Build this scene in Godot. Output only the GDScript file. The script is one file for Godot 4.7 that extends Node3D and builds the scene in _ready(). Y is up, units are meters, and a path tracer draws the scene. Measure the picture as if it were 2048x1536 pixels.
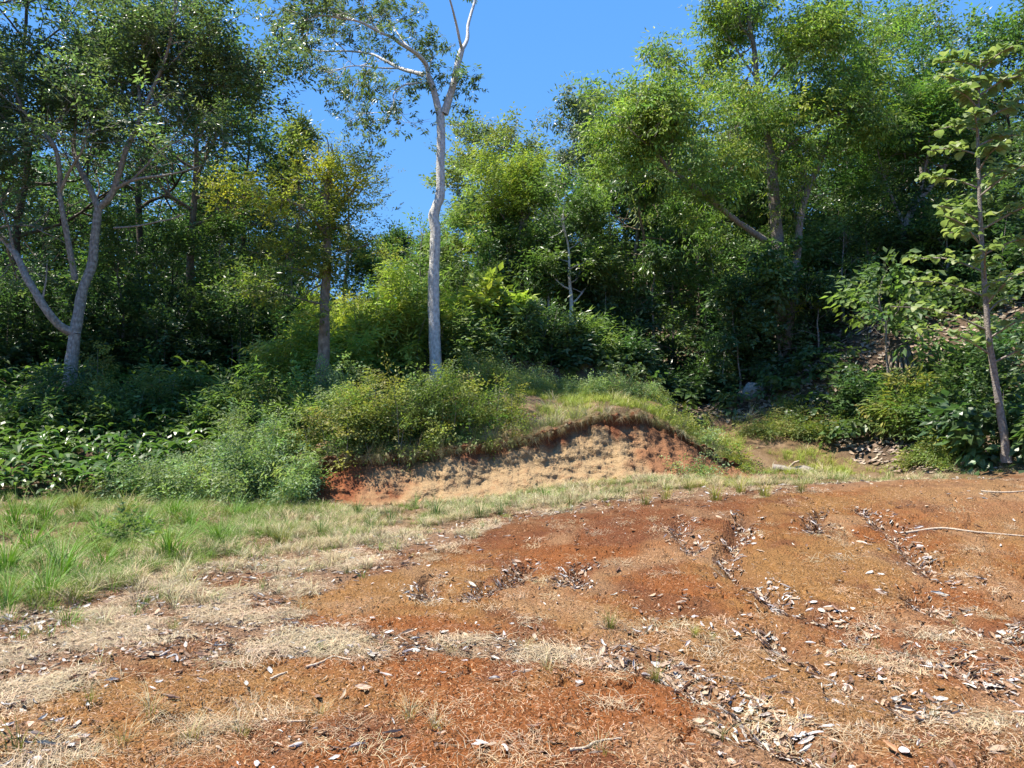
extends Node3D

var rng := RandomNumberGenerator.new()
var taken := {}
var n_soil := FastNoiseLite.new()
var n_zone := FastNoiseLite.new()
var n_crack := FastNoiseLite.new()
var n_clod := FastNoiseLite.new()
var n_crumb := FastNoiseLite.new()
var n_chunk := FastNoiseLite.new()
var M := {}          # materials
var S := {}          # shared leaf, spray and blade meshes

const BANK := [[-4.4, 13.8, 14.3, 0.45], [-3.6, 13.85, 14.8, 0.94], [-2.1, 13.95, 15.0, 1.03], [-0.7, 14.05, 15.2, 1.18], [0.55, 14.4, 15.6, 1.39], [1.75, 14.7, 16.0, 1.79], [2.78, 14.9, 16.3, 1.85], [3.64, 15.15, 16.4, 1.47], [4.47, 15.6, 16.6, 0.86], [5.2, 16.1, 16.8, 0.62]]
var RILLS := [
	[Vector2(3.94, 9.70), Vector2(3.53, 8.82)],
	[Vector2(4.55, 9.64), Vector2(4.38, 8.70), Vector2(4.20, 7.94), Vector2(4.07, 7.33)],
	[Vector2(2.92, 9.53), Vector2(2.66, 8.88), Vector2(2.27, 8.03), Vector2(2.21, 7.55), Vector2(2.24, 7.18), Vector2(2.32, 6.75), Vector2(2.40, 6.36)],
	[Vector2(2.10, 9.50), Vector2(1.96, 8.72), Vector2(2.03, 8.22)],
	[Vector2(0.14, 8.09), Vector2(-0.07, 7.34), Vector2(-0.39, 7.02)],
	[Vector2(0.70, 7.85), Vector2(0.58, 7.33)],
	[Vector2(-0.85, 7.88), Vector2(-0.76, 7.06)],
	[Vector2(2.53, 6.29), Vector2(2.72, 5.81), Vector2(2.91, 5.33), Vector2(2.93, 4.81), Vector2(3.06, 4.55)],
	[Vector2(3.58, 6.79), Vector2(3.60, 6.29), Vector2(3.70, 5.93), Vector2(3.76, 5.56)],
	[Vector2(1.96, 5.81), Vector2(2.00, 5.33), Vector2(2.10, 4.91), Vector2(2.20, 4.59), Vector2(2.30, 4.39)],
	[Vector2(0.82, 5.10), Vector2(1.10, 4.73), Vector2(1.27, 4.39), Vector2(1.38, 3.97), Vector2(1.59, 3.64)],
]

# ---------------------------------------------------------------- helpers
class Buf:
	var v := PackedVector3Array()
	var n := PackedVector3Array()
	var c := PackedColorArray()
	var i := PackedInt32Array()
	func tri(a: Vector3, b: Vector3, d: Vector3, col: Color) -> void:
		var k := v.size()
		v.append(a); v.append(b); v.append(d)
		c.append(col); c.append(col); c.append(col)
		i.append(k); i.append(k + 1); i.append(k + 2)
	func mesh(mat: Material, smooth := true) -> ArrayMesh:
		var a := []
		a.resize(Mesh.ARRAY_MAX)
		a[Mesh.ARRAY_VERTEX] = v
		if c.size() == v.size():
			a[Mesh.ARRAY_COLOR] = c
		if smooth and n.size() == v.size():
			a[Mesh.ARRAY_NORMAL] = n
		a[Mesh.ARRAY_INDEX] = i
		var m := ArrayMesh.new()
		m.add_surface_from_arrays(Mesh.PRIMITIVE_TRIANGLES, a)
		m.surface_set_material(0, mat)
		return m

func numbered(called: String) -> String:
	if not taken.has(called):
		taken[called] = 0
		return called
	taken[called] += 1
	return "%s_%03d" % [called, taken[called]]

func tag(o: Node, label: String, category: String, group := "", kind := "") -> void:
	if label: o.set_meta("label", label)
	if category: o.set_meta("category", category)
	if group: o.set_meta("group", group)
	if kind: o.set_meta("kind", kind)

func thing(called: String, label: String, category: String, at: Vector3, group := "") -> Node3D:
	var o := Node3D.new()
	o.name = numbered(called)
	add_child(o)
	o.position = at
	tag(o, label, category, group)
	return o

func part(called: String, mesh: Mesh, parent: Node) -> MeshInstance3D:
	var o := MeshInstance3D.new()
	o.name = called
	o.mesh = mesh
	parent.add_child(o, true)
	return o

func copies(called: String, mesh: Mesh, mat: Material, xf: Array, cols: PackedColorArray, parent: Node) -> MultiMeshInstance3D:
	var b := PackedFloat32Array()
	b.resize(xf.size() * 16)
	var k := 0
	for q in xf.size():
		var t: Transform3D = xf[q]
		var x := t.basis.x
		var y := t.basis.y
		var z := t.basis.z
		var o := t.origin
		b[k] = x.x; b[k + 1] = y.x; b[k + 2] = z.x; b[k + 3] = o.x
		b[k + 4] = x.y; b[k + 5] = y.y; b[k + 6] = z.y; b[k + 7] = o.y
		b[k + 8] = x.z; b[k + 9] = y.z; b[k + 10] = z.z; b[k + 11] = o.z
		var c: Color = cols[q]
		b[k + 12] = c.r; b[k + 13] = c.g; b[k + 14] = c.b; b[k + 15] = 1.0
		k += 16
	var mm := MultiMesh.new()
	mm.transform_format = MultiMesh.TRANSFORM_3D
	mm.use_colors = true
	mm.mesh = mesh
	mm.instance_count = xf.size()
	mm.buffer = b
	var o2 := MultiMeshInstance3D.new()
	o2.name = called
	o2.multimesh = mm
	o2.material_override = mat
	parent.add_child(o2, true)
	return o2

func rf(a: float, b: float) -> float:
	return rng.randf_range(a, b)

func rdir() -> Vector3:
	var y := rf(-1, 1)
	var a := rf(0, TAU)
	var r := sqrt(1 - y * y)
	return Vector3(r * cos(a), y, r * sin(a))

func shade(c: Color, spread: float, hue := 0.12) -> Color:     # one leaf or clump differs from the next
	var k := 1.0 + rf(-spread, spread)
	return Color(c.r * k * (1 + rf(-hue, hue)), c.g * k, c.b * k * (1 + rf(-hue, hue)))

func ss(a: float, b: float, x: float) -> float:
	return smoothstep(a, b, x)

func curve(pts: Array, steps: int) -> Array:                    # Catmull-Rom through the points
	var out := []
	for k in pts.size() - 1:
		var p0: Vector3 = pts[maxi(k - 1, 0)]
		var p1: Vector3 = pts[k]
		var p2: Vector3 = pts[k + 1]
		var p3: Vector3 = pts[mini(k + 2, pts.size() - 1)]
		for s in steps:
			out.append(p1.cubic_interpolate(p2, p0, p3, float(s) / steps))
	out.append(pts[-1])
	return out

func tube(b: Buf, pts: Array, r0: float, r1: float, sides: int, rough := 0.0, taper := 1.0, flare := 0.0) -> void:
	var m := pts.size()
	if m < 2: return
	var start := b.v.size()
	var side := Vector3.ZERO
	for k in m:
		var p: Vector3 = pts[k]
		var dir: Vector3 = (pts[mini(k + 1, m - 1)] - pts[maxi(k - 1, 0)]).normalized()
		if side == Vector3.ZERO:
			side = dir.cross(Vector3(0.3, 0.1, 1)).normalized()
		side = (side - dir * side.dot(dir)).normalized()
		var up := dir.cross(side)
		var t := float(k) / (m - 1)
		var r := lerpf(r0, r1, pow(t, taper)) * (1.0 + flare * exp(-t * 14.0))
		for q in sides:
			var a := TAU * q / sides
			var nn := side * cos(a) + up * sin(a)
			var rr := r
			if rough > 0.0:
				rr *= 1.0 + rough * n_clod.get_noise_3d(p.x * 3.0 + nn.x * 1.3, p.y * 1.6, p.z * 3.0 + nn.z * 1.3)
				if flare > 0.0:
					rr *= 1.0 + 0.5 * flare * exp(-t * 14.0) * cos(a * 4.0 + 1.0)
			b.v.append(p + nn * rr)
			b.n.append(nn)
	for k in m - 1:
		for q in sides:
			var a := start + k * sides + q
			var c := start + k * sides + (q + 1) % sides
			b.i.append(a); b.i.append(a + sides); b.i.append(c)
			b.i.append(c); b.i.append(a + sides); b.i.append(c + sides)
	var tip := b.v.size()                                        # close the far end
	b.v.append(pts[-1]); b.n.append((pts[-1] - pts[-2]).normalized())
	for q in sides:
		b.i.append(start + (m - 1) * sides + q); b.i.append(tip); b.i.append(start + (m - 1) * sides + (q + 1) % sides)

# ---------------------------------------------------------------- the lie of the land (d is the distance ahead, -z)
func bank_at(x: float) -> Array:
	if x <= BANK[0][0]: return BANK[0]
	for k in BANK.size() - 1:
		if x <= BANK[k + 1][0]:
			var t: float = (x - BANK[k][0]) / (BANK[k + 1][0] - BANK[k][0])
			return [x, lerpf(BANK[k][1], BANK[k + 1][1], t), lerpf(BANK[k][2], BANK[k + 1][2], t), lerpf(BANK[k][3], BANK[k + 1][3], t)]
	return BANK[-1]

func soft(x: float) -> float:
	return log(1.0 + exp(2.0 * x)) / 2.0 if x < 8.0 else x

func land(x: float, d: float) -> float:
	var y := 0.5 * ss(5.5, 10.5, d) * ss(-2.5, 3.5, x) + 0.12 * ss(8, 14, d) - 0.15 * ss(11.5, 14, d) * ss(2, 5, x)
	y += 0.2 * exp(-pow((x - 6.8) / 2.2, 2) - pow((d - 11.0) / 1.6, 2))
	if d < 12.5 and x < 5.0:
		return y + (0.8 * soft((x - 8.0) * 0.9 + (d - 18.0) * 0.25) if x > 3.0 else 0.0)
	var k := bank_at(x)
	var dt: float = k[2]
	var ty: float = k[3]
	var g := lerpf(0.35, 0.2, ss(-1.5, 1.5, x))
	ty = lerpf(ty, maxf(ty, 1.72), ss(dt + 0.3, dt + 2.0, d) * ss(-2.0, 0.0, x) * (1.0 - ss(3.4, 4.4, x)))
	var up: float = ty + g * maxf(0, minf(d, 20.5) - dt) + 0.35 * ss(20.5, 20.9, d) + 0.24 * maxf(0, d - 20.5)
	var c := lerpf(y, up, ss(dt + 0.02, dt + 0.3, d))
	var l := y
	if d > 13.0:
		l += 0.4 * soft(minf(d, 21.0) - 14.6) + 0.12 * maxf(0, d - 21.0)
	var r := y + 0.05 * maxf(0, d - 16.0) + 0.36 * clampf(d - 17.3, 0.0, 4.2) + 0.16 * maxf(0, d - 21.5)
	var wl := ss(-5.2, -4.0, x) if d < 17.0 else ss(-6.5, -2.5, x)
	var wr := ss(4.6, 5.8, x) if d < 18.0 else ss(4.5, 8.5, x)
	var o := lerpf(lerpf(l, c, wl), r, wr)
	return o + 0.8 * 9.0 * (1.0 - exp(-soft((x - 8.0) * 0.9 + (d - 18.0) * 0.25) / 9.0))

func rill(x: float, d: float) -> float:                          # distance to the nearest erosion channel
	if d > 10.6 or d < 3.0 or x < -1.6: return 9.0
	var best := 9.0
	var p := Vector2(x + 0.10 * n_soil.get_noise_2d(x * 90, d * 90), d + 0.10 * n_soil.get_noise_2d(d * 90, x * 90 + 70))
	for line in RILLS:
		for k in line.size() - 1:
			var a: Vector2 = line[k]
			var e: Vector2 = line[k + 1] - a
			var t := clampf((p - a).dot(e) / e.length_squared(), 0, 1)
			best = minf(best, (p - a - e * t).length())
	return best

func bare(x: float, d: float) -> float:                          # 1 on bare soil, 0 under straw and grass
	var w := 0.5 * n_zone.get_noise_2d(x * 60, d * 60) + 0.22 * n_soil.get_noise_2d(x * 260, d * 260) + 0.12 * n_soil.get_noise_2d(x * 900, d * 900)
	var slope := ss(-0.12, 0.12, x + 1.7 - (d - 7.0) * 0.42 + w) * ss(5.75, 6.1, d + w) * (1.0 - ss(10.3, 11.1, d - 0.35 * maxf(0, x - 3.0) + w))
	var patch := 1.0 - ss(0.9, 1.05, Vector2((x + 0.75) / 2.0, (d - 4.1) / 1.35).length() + w * 0.8)
	var right := ss(0.5, 0.75, x - 0.3 * (6.0 - d) + 1.3 * w) * (1.0 - ss(6.4, 7.0, d))
	return clampf(maxf(slope, maxf(patch, right * 0.85)), 0, 1)

func green_edge(x: float) -> float:                              # the grass begins this far out
	var pts := [[-12.0, 4.5], [-4.1, 6.0], [-3.4, 8.3], [-2.2, 9.7], [-0.2, 11.4], [3.0, 11.6], [5.0, 12.4], [9.0, 13.6], [20.0, 14.0]]
	for k in pts.size() - 1:
		if x < pts[k + 1][0]:
			return lerpf(pts[k][1], pts[k + 1][1], clampf((x - pts[k][0]) / (pts[k + 1][0] - pts[k][0]), 0, 1))
	return 14.0

func forest(x: float, d: float) -> float:                        # 1 on the forest floor
	var l := ss(13.9, 14.8, d) * (1.0 - ss(-4.8, -4.0, x))
	var c := ss(20.3, 21.0, d)
	var r := ss(7.6, 8.8, x + (d - 15.0) * 0.12) * ss(14.2, 15.4, d)
	return maxf(c, maxf(l, r))

func lie(x: float, d: float) -> float:                           # the ground with its humps and channels
	var y := land(x, d)
	if d > 40.0 or d < 0.0: return y
	y += 0.035 * n_zone.get_noise_2d(x * 110, d * 110)
	if d < 13.0:
		var q := rill(x, d)
		if q < 0.4:
			y -= 0.14 * exp(-pow(q / 0.105, 2))
	elif d > 14.6:
		y += 0.10 * n_zone.get_noise_2d(x * 60 + 40, d * 60)
	return y

# ---------------------------------------------------------------- materials
func noise_tex(freq: float, octaves: int, a: Color, b: Color, seed_: int, size := 512, kind := FastNoiseLite.TYPE_SIMPLEX_SMOOTH, mid := 0.5) -> NoiseTexture2D:
	var f := FastNoiseLite.new()
	f.noise_type = kind
	f.seed = seed_
	f.frequency = freq
	f.fractal_octaves = octaves
	var t := NoiseTexture2D.new()
	t.width = size
	t.height = size
	t.seamless = true
	t.noise = f
	var g := Gradient.new()
	g.set_color(0, a)
	g.set_color(1, b)
	g.add_point(mid, a.lerp(b, 0.5))
	t.color_ramp = g
	return t

func material(called: String, rough: float, spec := 0.5) -> StandardMaterial3D:
	var m := StandardMaterial3D.new()
	m.resource_name = called
	m.vertex_color_use_as_albedo = true
	m.roughness = rough
	m.metallic_specular = spec
	m.cull_mode = BaseMaterial3D.CULL_DISABLED
	M[called] = m
	return m

func leafy(called: String, rough: float, spec: float, through: Color) -> void:
	var m := material(called, rough, spec)
	m.backlight_enabled = true
	m.backlight = through

func barky(called: String, a: Color, b: Color, seed_: int, scale := 0.9, relief := 1.2) -> void:
	var m := material(called, 0.85, 0.35)
	m.vertex_color_use_as_albedo = false
	m.albedo_texture = noise_tex(0.018, 5, a.linear_to_srgb(), b.linear_to_srgb(), seed_)
	m.heightmap_enabled = true
	m.heightmap_texture = noise_tex(0.05, 4, Color.BLACK, Color.WHITE, seed_ + 9, 512)
	m.heightmap_scale = relief
	m.uv1_triplanar = true
	m.uv1_world_triplanar = true
	m.uv1_scale = Vector3(scale, scale * 0.6, scale)

func make_materials() -> void:
	leafy("leaf_glossy", 0.36, 0.5, Color(0.93, 1.0, 0.72))
	leafy("leaf_soft", 0.5, 0.4, Color(0.95, 1.0, 0.72))
	leafy("grass_blade", 0.6, 0.35, Color(0.75, 0.8, 0.45))
	material("dead_leaf", 0.75, 0.3)
	material("straw", 0.8, 0.3)
	var soil := material("soil", 0.95, 0.2)
	soil.albedo_texture = noise_tex(0.06, 6, Color(0.50, 0.47, 0.45), Color(1, 1, 1), 5, 1024)
	soil.heightmap_enabled = true
	soil.heightmap_texture = noise_tex(0.03, 6, Color.BLACK, Color.WHITE, 6, 1024)
	soil.heightmap_scale = 3.0
	soil.uv1_triplanar = true
	soil.uv1_world_triplanar = true
	soil.uv1_scale = Vector3(0.9, 0.9, 0.9)
	barky("bark_pale", Color(0.30, 0.29, 0.27), Color(0.82, 0.805, 0.77), 11, 1.3, 2.0)
	barky("bark_mottled", Color(0.12, 0.105, 0.09), Color(0.56, 0.52, 0.47), 71, 1.3, 2.5)
	barky("bark_brown", Color(0.09, 0.07, 0.05), Color(0.36, 0.29, 0.22), 21, 0.9)
	barky("bark_dark", Color(0.03, 0.025, 0.02), Color(0.12, 0.095, 0.07), 31, 0.9)
	barky("bark_grey", Color(0.12, 0.10, 0.085), Color(0.44, 0.39, 0.34), 41, 2.2, 2.0)
	barky("dry_wood", Color(0.24, 0.18, 0.12), Color(0.58, 0.50, 0.40), 51, 3.0, 0.5)
	barky("rock", Color(0.12, 0.115, 0.10), Color(0.38, 0.37, 0.34), 61, 1.3, 2.0)

# ---------------------------------------------------------------- leaf shapes
func leaf_tris(b: Buf, at: Vector3, along: Vector3, up: Vector3, long: float, wide: float, fold: float, droop: float, col: Color) -> void:
	var side := along.cross(up).normalized()
	up = side.cross(along).normalized()
	var mid := at + along * long * 0.45 - up * fold * wide
	var tip := at + along * long * 0.97 - Vector3.UP * droop * long
	var e1 := at + along * long * 0.42 + side * wide * 0.5
	var e2 := at + along * long * 0.42 - side * wide * 0.5
	b.tri(at, e1, mid, col); b.tri(at, mid, e2, col)
	b.tri(e1, tip, mid, col); b.tri(mid, tip, e2, col)

func spray(count: int, length: float, long: float, wide: float, droop: float, fan: float, seed_: int) -> ArrayMesh:
	rng.seed = seed_
	var b := Buf.new()
	for k in count:
		var t := (k + 1.0) / count
		var p := Vector3(length * (t + rf(-0.12, 0.12)), rf(-0.22, 0.22) * length, rf(-0.3, 0.3) * length)
		var s := 1.0 if k % 2 == 0 else -1.0
		var dir := Vector3(rf(-0.3, 0.9), rf(-0.6, 0.4) - droop, s * fan * rf(0.1, 1.0)).normalized()
		if k == count - 1: dir = Vector3(1, rf(-0.3, 0.1), 0).normalized()
		var up := (Vector3.UP + rdir() * 0.8).normalized()
		leaf_tris(b, p, dir, up, long * rf(0.75, 1.15), wide * rf(0.8, 1.15), rf(0.06, 0.22), rf(0.0, 0.18), shade(Color(1, 1, 1), 0.22, 0.1))
	var stem := Color(0.7, 0.6, 0.4)
	b.tri(Vector3(0, 0, -0.004), Vector3(0, 0, 0.004), Vector3(length, 0, 0), stem)
	return b.mesh(null, false)

func big_leaf(long: float, wide: float, arch: float, petiole: float, seed_: int) -> ArrayMesh:    # a stalk and an arching, folded blade
	rng.seed = seed_
	var b := Buf.new()
	var rows := 5
	var stalk := Color(0.8, 0.75, 0.5)
	var col := Color(1, 1, 1)
	var p := Vector3.ZERO
	var a := 1.15
	var q := p + Vector3(cos(a), sin(a), 0) * petiole
	b.tri(p + Vector3(0, 0, -0.006), p + Vector3(0, 0, 0.006), q, stalk)
	b.tri(p + Vector3(-0.006, 0, 0), p + Vector3(0.006, 0, 0), q, stalk)
	a = 0.7
	var prev := []
	for k in rows + 1:
		var t := float(k) / rows
		var w := wide * 0.5 * pow(sin(PI * clampf(t * 0.94 + 0.03, 0, 1)), 0.75)
		var lift := w * 0.35
		var now := [q + Vector3(0, lift, -w), q, q + Vector3(0, lift, w)]
		if k > 0:
			for s in 2:
				b.tri(prev[s], now[s], prev[s + 1], col)
				b.tri(prev[s + 1], now[s], now[s + 1], col)
		prev = now
		q += Vector3(cos(a), sin(a), 0) * long / rows
		a -= arch / rows * (0.7 + t)
	return b.mesh(null, false)

func dry_leaf(long: float, wide: float, curl: float, bend: float, seed_: int) -> ArrayMesh:       # a fallen leaf: curled across, bent along
	rng.seed = seed_
	var b := Buf.new()
	var grid := []
	var wob := rf(-0.2, 0.2)
	for k in 6:
		var t := k / 5.0
		var row := []
		var w := wide * 0.5 * pow(sin(PI * clampf(t * 0.92 + 0.06, 0, 1)), 0.7)
		var ph := (t - 0.5) * bend
		for s in 5:
			var u := (s - 2) / 2.0
			var th := u * curl * (0.8 + 0.4 * t + wob * u)
			var r := w / maxf(curl, 0.05)
			var rag := 0.07 * wide * absf(u) * absf(u)
			row.append(Vector3((t - 0.5) * long * cos(ph * 0.6) + rf(-1, 1) * rag, 0.5 * long * absf(sin(ph)) * absf(t - 0.5) + r * (1 - cos(th)) + rf(-0.0035, 0.0035), r * sin(th) + rf(-1, 1) * rag + 0.05 * long * sin(t * 3.0 + seed_)))
		grid.append(row)
	for k in 5:
		for s in 4:
			b.tri(grid[k][s], grid[k + 1][s], grid[k][s + 1], Color(1, 1, 1))
			b.tri(grid[k][s + 1], grid[k + 1][s], grid[k + 1][s + 1], Color(1, 1, 1))
	return b.mesh(M.dead_leaf, false)

func tuft(blades: int, high: float, wide: float, lean: float, seed_: int, spread := 0.06) -> ArrayMesh:
	rng.seed = seed_
	var b := Buf.new()
	for k in blades:
		var a := rf(0, TAU)
		var out := Vector3(cos(a), 0, sin(a))
		var p := out * rf(0, spread)
		var side := Vector3(-sin(a), 0, cos(a))
		var hh := high * rf(0.5, 1.1)
		var ln := lean * rf(0.3, 1.3)
		var col := shade(Color(1, 1, 1), 0.28, 0.15)
		var prev := [p - side * wide * 0.5, p + side * wide * 0.5]
		for s in 3:
			var t := (s + 1) / 3.0
			var c := p + Vector3.UP * hh * (t - 0.35 * ln * t * t) + out * hh * ln * t * t
			var w := wide * 0.5 * (1.0 - t * 0.9)
			var now := [c - side * w, c + side * w]
			b.tri(prev[0], now[0], prev[1], col)
			b.tri(prev[1], now[0], now[1], col)
			prev = now
	return b.mesh(null, false)

func straw_mat(blades: int, long: float, wide: float, seed_: int, spread := 0.10) -> ArrayMesh:
	rng.seed = seed_
	var b := Buf.new()
	for k in blades:
		var a := rf(0, TAU)
		var p := Vector3(rf(-spread, spread), rf(0.0, 0.012), rf(-spread, spread))
		var l := long * rf(0.35, 1.1)
		var turn := rf(-0.5, 0.5)
		var col := shade(Color(1, 1, 1), 0.3, 0.1)
		var w := wide * rf(0.6, 1.2) * 0.5
		var prev := []
		var arch := rf(0.0, 0.28)
		for s in 4:
			var q := s / 3.0
			var an := a + turn * q
			var c := p + Vector3(cos(an), 0, sin(an)) * l * q + Vector3.UP * l * arch * sin(q * PI * 0.9)
			var side := Vector3(-sin(an), rf(-0.5, 0.5), cos(an)) * w * (1.0 - 0.6 * q)
			var now := [c - side, c + side]
			if s > 0:
				b.tri(prev[0], now[0], prev[1], col)
				b.tri(prev[1], now[0], now[1], col)
			prev = now
	return b.mesh(null, false)

func clod(seed_: int) -> ArrayMesh:
	rng.seed = seed_
	var b := Buf.new()
	var ring := []
	for k in 5:
		var a := TAU * k / 5 + rf(-0.3, 0.3)
		ring.append([Vector3(cos(a) * rf(0.7, 1.1), rf(-0.3, 0.1), sin(a) * rf(0.7, 1.1)), Vector3(cos(a + 0.5) * rf(0.3, 0.7), rf(0.5, 0.8), sin(a + 0.5) * rf(0.3, 0.7))])
	for k in 5:
		var p: Array = ring[k]
		var q: Array = ring[(k + 1) % 5]
		b.tri(p[0], p[1], q[0], Color.WHITE); b.tri(q[0], p[1], q[1], Color.WHITE)
		b.tri(p[1], Vector3(0, 0.85, 0), q[1], Color.WHITE)
		b.tri(p[0], q[0], Vector3(0, -0.5, 0), Color.WHITE)
	return b.mesh(M.soil, false)

func make_shapes() -> void:
	S.oval = spray(11, 0.42, 0.155, 0.062, 0.1, 1.0, 101)       # glossy oval leaves
	S.tuftleaf = spray(12, 0.22, 0.17, 0.05, 0.1, 1.3, 102)    # leaves crowded at the shoot tip
	S.droop = spray(13, 0.48, 0.18, 0.06, 0.45, 0.8, 103)      # hanging leaves
	S.small = spray(18, 0.36, 0.07, 0.03, 0.0, 1.0, 104)       # fine weed leaves
	S.lance = spray(10, 0.34, 0.22, 0.05, 0.2, 0.9, 105)
	S.broad = spray(8, 0.40, 0.26, 0.13, 0.25, 1.1, 106)       # broad soft leaves
	S.paddle = big_leaf(0.42, 0.15, 1.5, 0.22, 111)
	S.paddle_wide = big_leaf(0.36, 0.2, 1.7, 0.25, 112)
	S.paddle_long = big_leaf(0.55, 0.13, 1.9, 0.16, 113)
	S.heart = big_leaf(0.34, 0.30, 1.1, 0.16, 114)
	S.tuft = tuft(16, 0.20, 0.006, 0.9, 121)
	S.tuft_low = tuft(18, 0.09, 0.005, 1.1, 122, 0.09)
	S.tuft_big = tuft(70, 0.42, 0.008, 1.1, 123, 0.09)
	S.tuft_dark = tuft(55, 0.34, 0.007, 0.7, 124, 0.08)
	S.tuft_dry = tuft(34, 0.20, 0.005, 1.3, 125, 0.07)
	S.straw = straw_mat(40, 0.13, 0.003, 131)
	S.straw_long = straw_mat(30, 0.2, 0.0035, 132)
	S.chaff = straw_mat(46, 0.045, 0.004, 133, 0.3)
	for k in 6:
		S["dead%d" % k] = dry_leaf([0.13, 0.11, 0.14, 0.12, 0.10, 0.13][k], [0.045, 0.05, 0.05, 0.055, 0.045, 0.04][k], [0.35, 0.8, 1.3, 2.3, 0.6, 1.0][k], [0.5, 0.7, 0.5, 0.3, 1.4, 1.1][k], 140 + k)
	for k in 3:
		S["clod%d" % k] = clod(150 + k)

# ---------------------------------------------------------------- trees
func twigs(b: Buf, p: Vector3, dir: Vector3, long: float, r: float, level: int, rise: float, tips: Array) -> void:
	var pts := [p]
	var steps := 4
	var q := p
	var dd := dir
	var spots := []
	for k in steps:
		dd = (dd + rdir() * 0.28 + Vector3.UP * rise * 0.25).normalized()
		q += dd * long / steps
		pts.append(q)
		if k >= 1: spots.append([q, dd])
	tube(b, pts, r, r * 0.4, 5 if r > 0.03 else 3)
	if level <= 0:
		tips.append(q)
		if long > 0.7: tips.append(pts[2])
		return
	for s in spots:
		for w in (2 if level > 1 else 1 + rng.randi() % 2):
			var nd: Vector3 = (s[1] * 0.7 + rdir() * 0.85 + Vector3.UP * rise * 0.3).normalized()
			twigs(b, s[0], nd, long * rf(0.45, 0.7), r * 0.5, level - 1, rise, tips)
	tips.append(q)

func crown(tips: Array, per: int, r: float, flat: float, mesh: String, mat: String, cols: Array, size: float, parent: Node3D, centre: Vector3, called := "crown") -> void:
	var xf := []
	var cl := PackedColorArray()
	for t in tips:
		var g := n_clod.get_noise_3d(t.x * 0.5, t.y * 0.75, t.z * 0.5)
		if called == "crown" and g < -0.10: continue              # gaps between the leaf masses
		var tint: Color = cols[rng.randi() % cols.size()]
		tint = shade(tint * 1.55, 0.3, 0.1)
		for k in per:
			var o := rdir() * r * pow(rng.randf(), 0.5)
			o.y *= flat
			var p: Vector3 = t + o
			var out := ((p - centre).normalized() * 0.5 + o.normalized() * 0.5 + rdir() * 0.6)
			out.y = out.y * 0.5 + rf(-0.25, 0.3)
			out = out.normalized()
			var up := (Vector3.UP + rdir() * 0.5).normalized()
			var z := out.cross(up).normalized()
			var s := size * rf(0.65, 1.25)
			xf.append(Transform3D(Basis(out * s, z.cross(out) * s, z * s), p - parent.position))
			cl.append(shade(tint, 0.22, 0.1))
	copies(called, S[mesh], M[mat], xf, cl, parent).set_meta("kind", "stuff")

# a tree grown from a few numbers: where it stands, how tall, where its crown begins, how wide it is
func grown_tree(called: String, label: String, x: float, d: float, top: float, low: float, wide: float, look: Dictionary, seed_: int, group := "") -> Node3D:
	rng.seed = seed_
	var y := lie(x, d) - 0.1
	var t := thing(called, label, "tree", Vector3(x, y, -d), group)
	var high := top - y
	var base := Vector3(x, y, -d)
	var r0: float = look.get("trunk", high * 0.0115)
	var lean := Vector3(rf(-0.06, 0.06), 0, rf(-0.06, 0.06)) * high
	var stem := []
	for k in 7:
		var s := k / 6.0
		stem.append(base + Vector3.UP * high * 0.9 * s + lean * s * s + Vector3(rf(-1, 1), 0, rf(-1, 1)) * 0.035 * high * s)
	var line := curve(stem, 4)
	var b := Buf.new()
	var own := []
	for p in line: own.append(p - base)
	tube(b, own, r0, r0 * 0.18, 9, 0.25, 0.8, 0.5)
	part("trunk", b.mesh(M[look.bark]), t)
	var tips := []
	var n_limbs: int = look.get("limbs", 9)
	var c0 := maxf(low - y, 0.15 * high)
	for k in n_limbs:
		var s := (k + 0.5) / n_limbs
		var hh := lerpf(c0 * 0.9, high * 0.86, s)
		var at: Vector3 = line[clampi(int(hh / (0.9 * high) * (line.size() - 1)), 0, line.size() - 1)]
		var reach := wide * sqrt(maxf(0.12, 1.0 - pow(absf(s - 0.4) * 1.45, 2.0)))
		var a := k * 2.4 + rf(-0.4, 0.4)
		var rise: float = look.get("rise", 0.35) + 0.5 * s
		var dir := Vector3(cos(a), rise, sin(a)).normalized()
		var lb := Buf.new()
		var lt := []
		twigs(lb, at - base, dir, reach * 0.85, r0 * lerpf(0.42, 0.16, s), 2 if reach > 1.6 else 1, rise * 0.5, lt)
		part("limb", lb.mesh(M[look.bark]), t)
		for p in lt:
			if rng.randf() < look.get("full", 0.62): tips.append(p + base)
	for k in 5: tips.append(line[-1] + rdir() * wide * 0.25)
	var want: float = look.get("sprays", 2600) * 0.72
	var per := maxi(2, int(want / float(tips.size())))
	crown(tips, per, look.get("clump", 0.44) * maxf(1.0, wide / 2.8), look.get("flat", 0.75), look.leaf, look.mat, look.cols, look.get("size", 1.0), t, base + Vector3.UP * (c0 + high) * 0.5)
	return t

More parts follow.
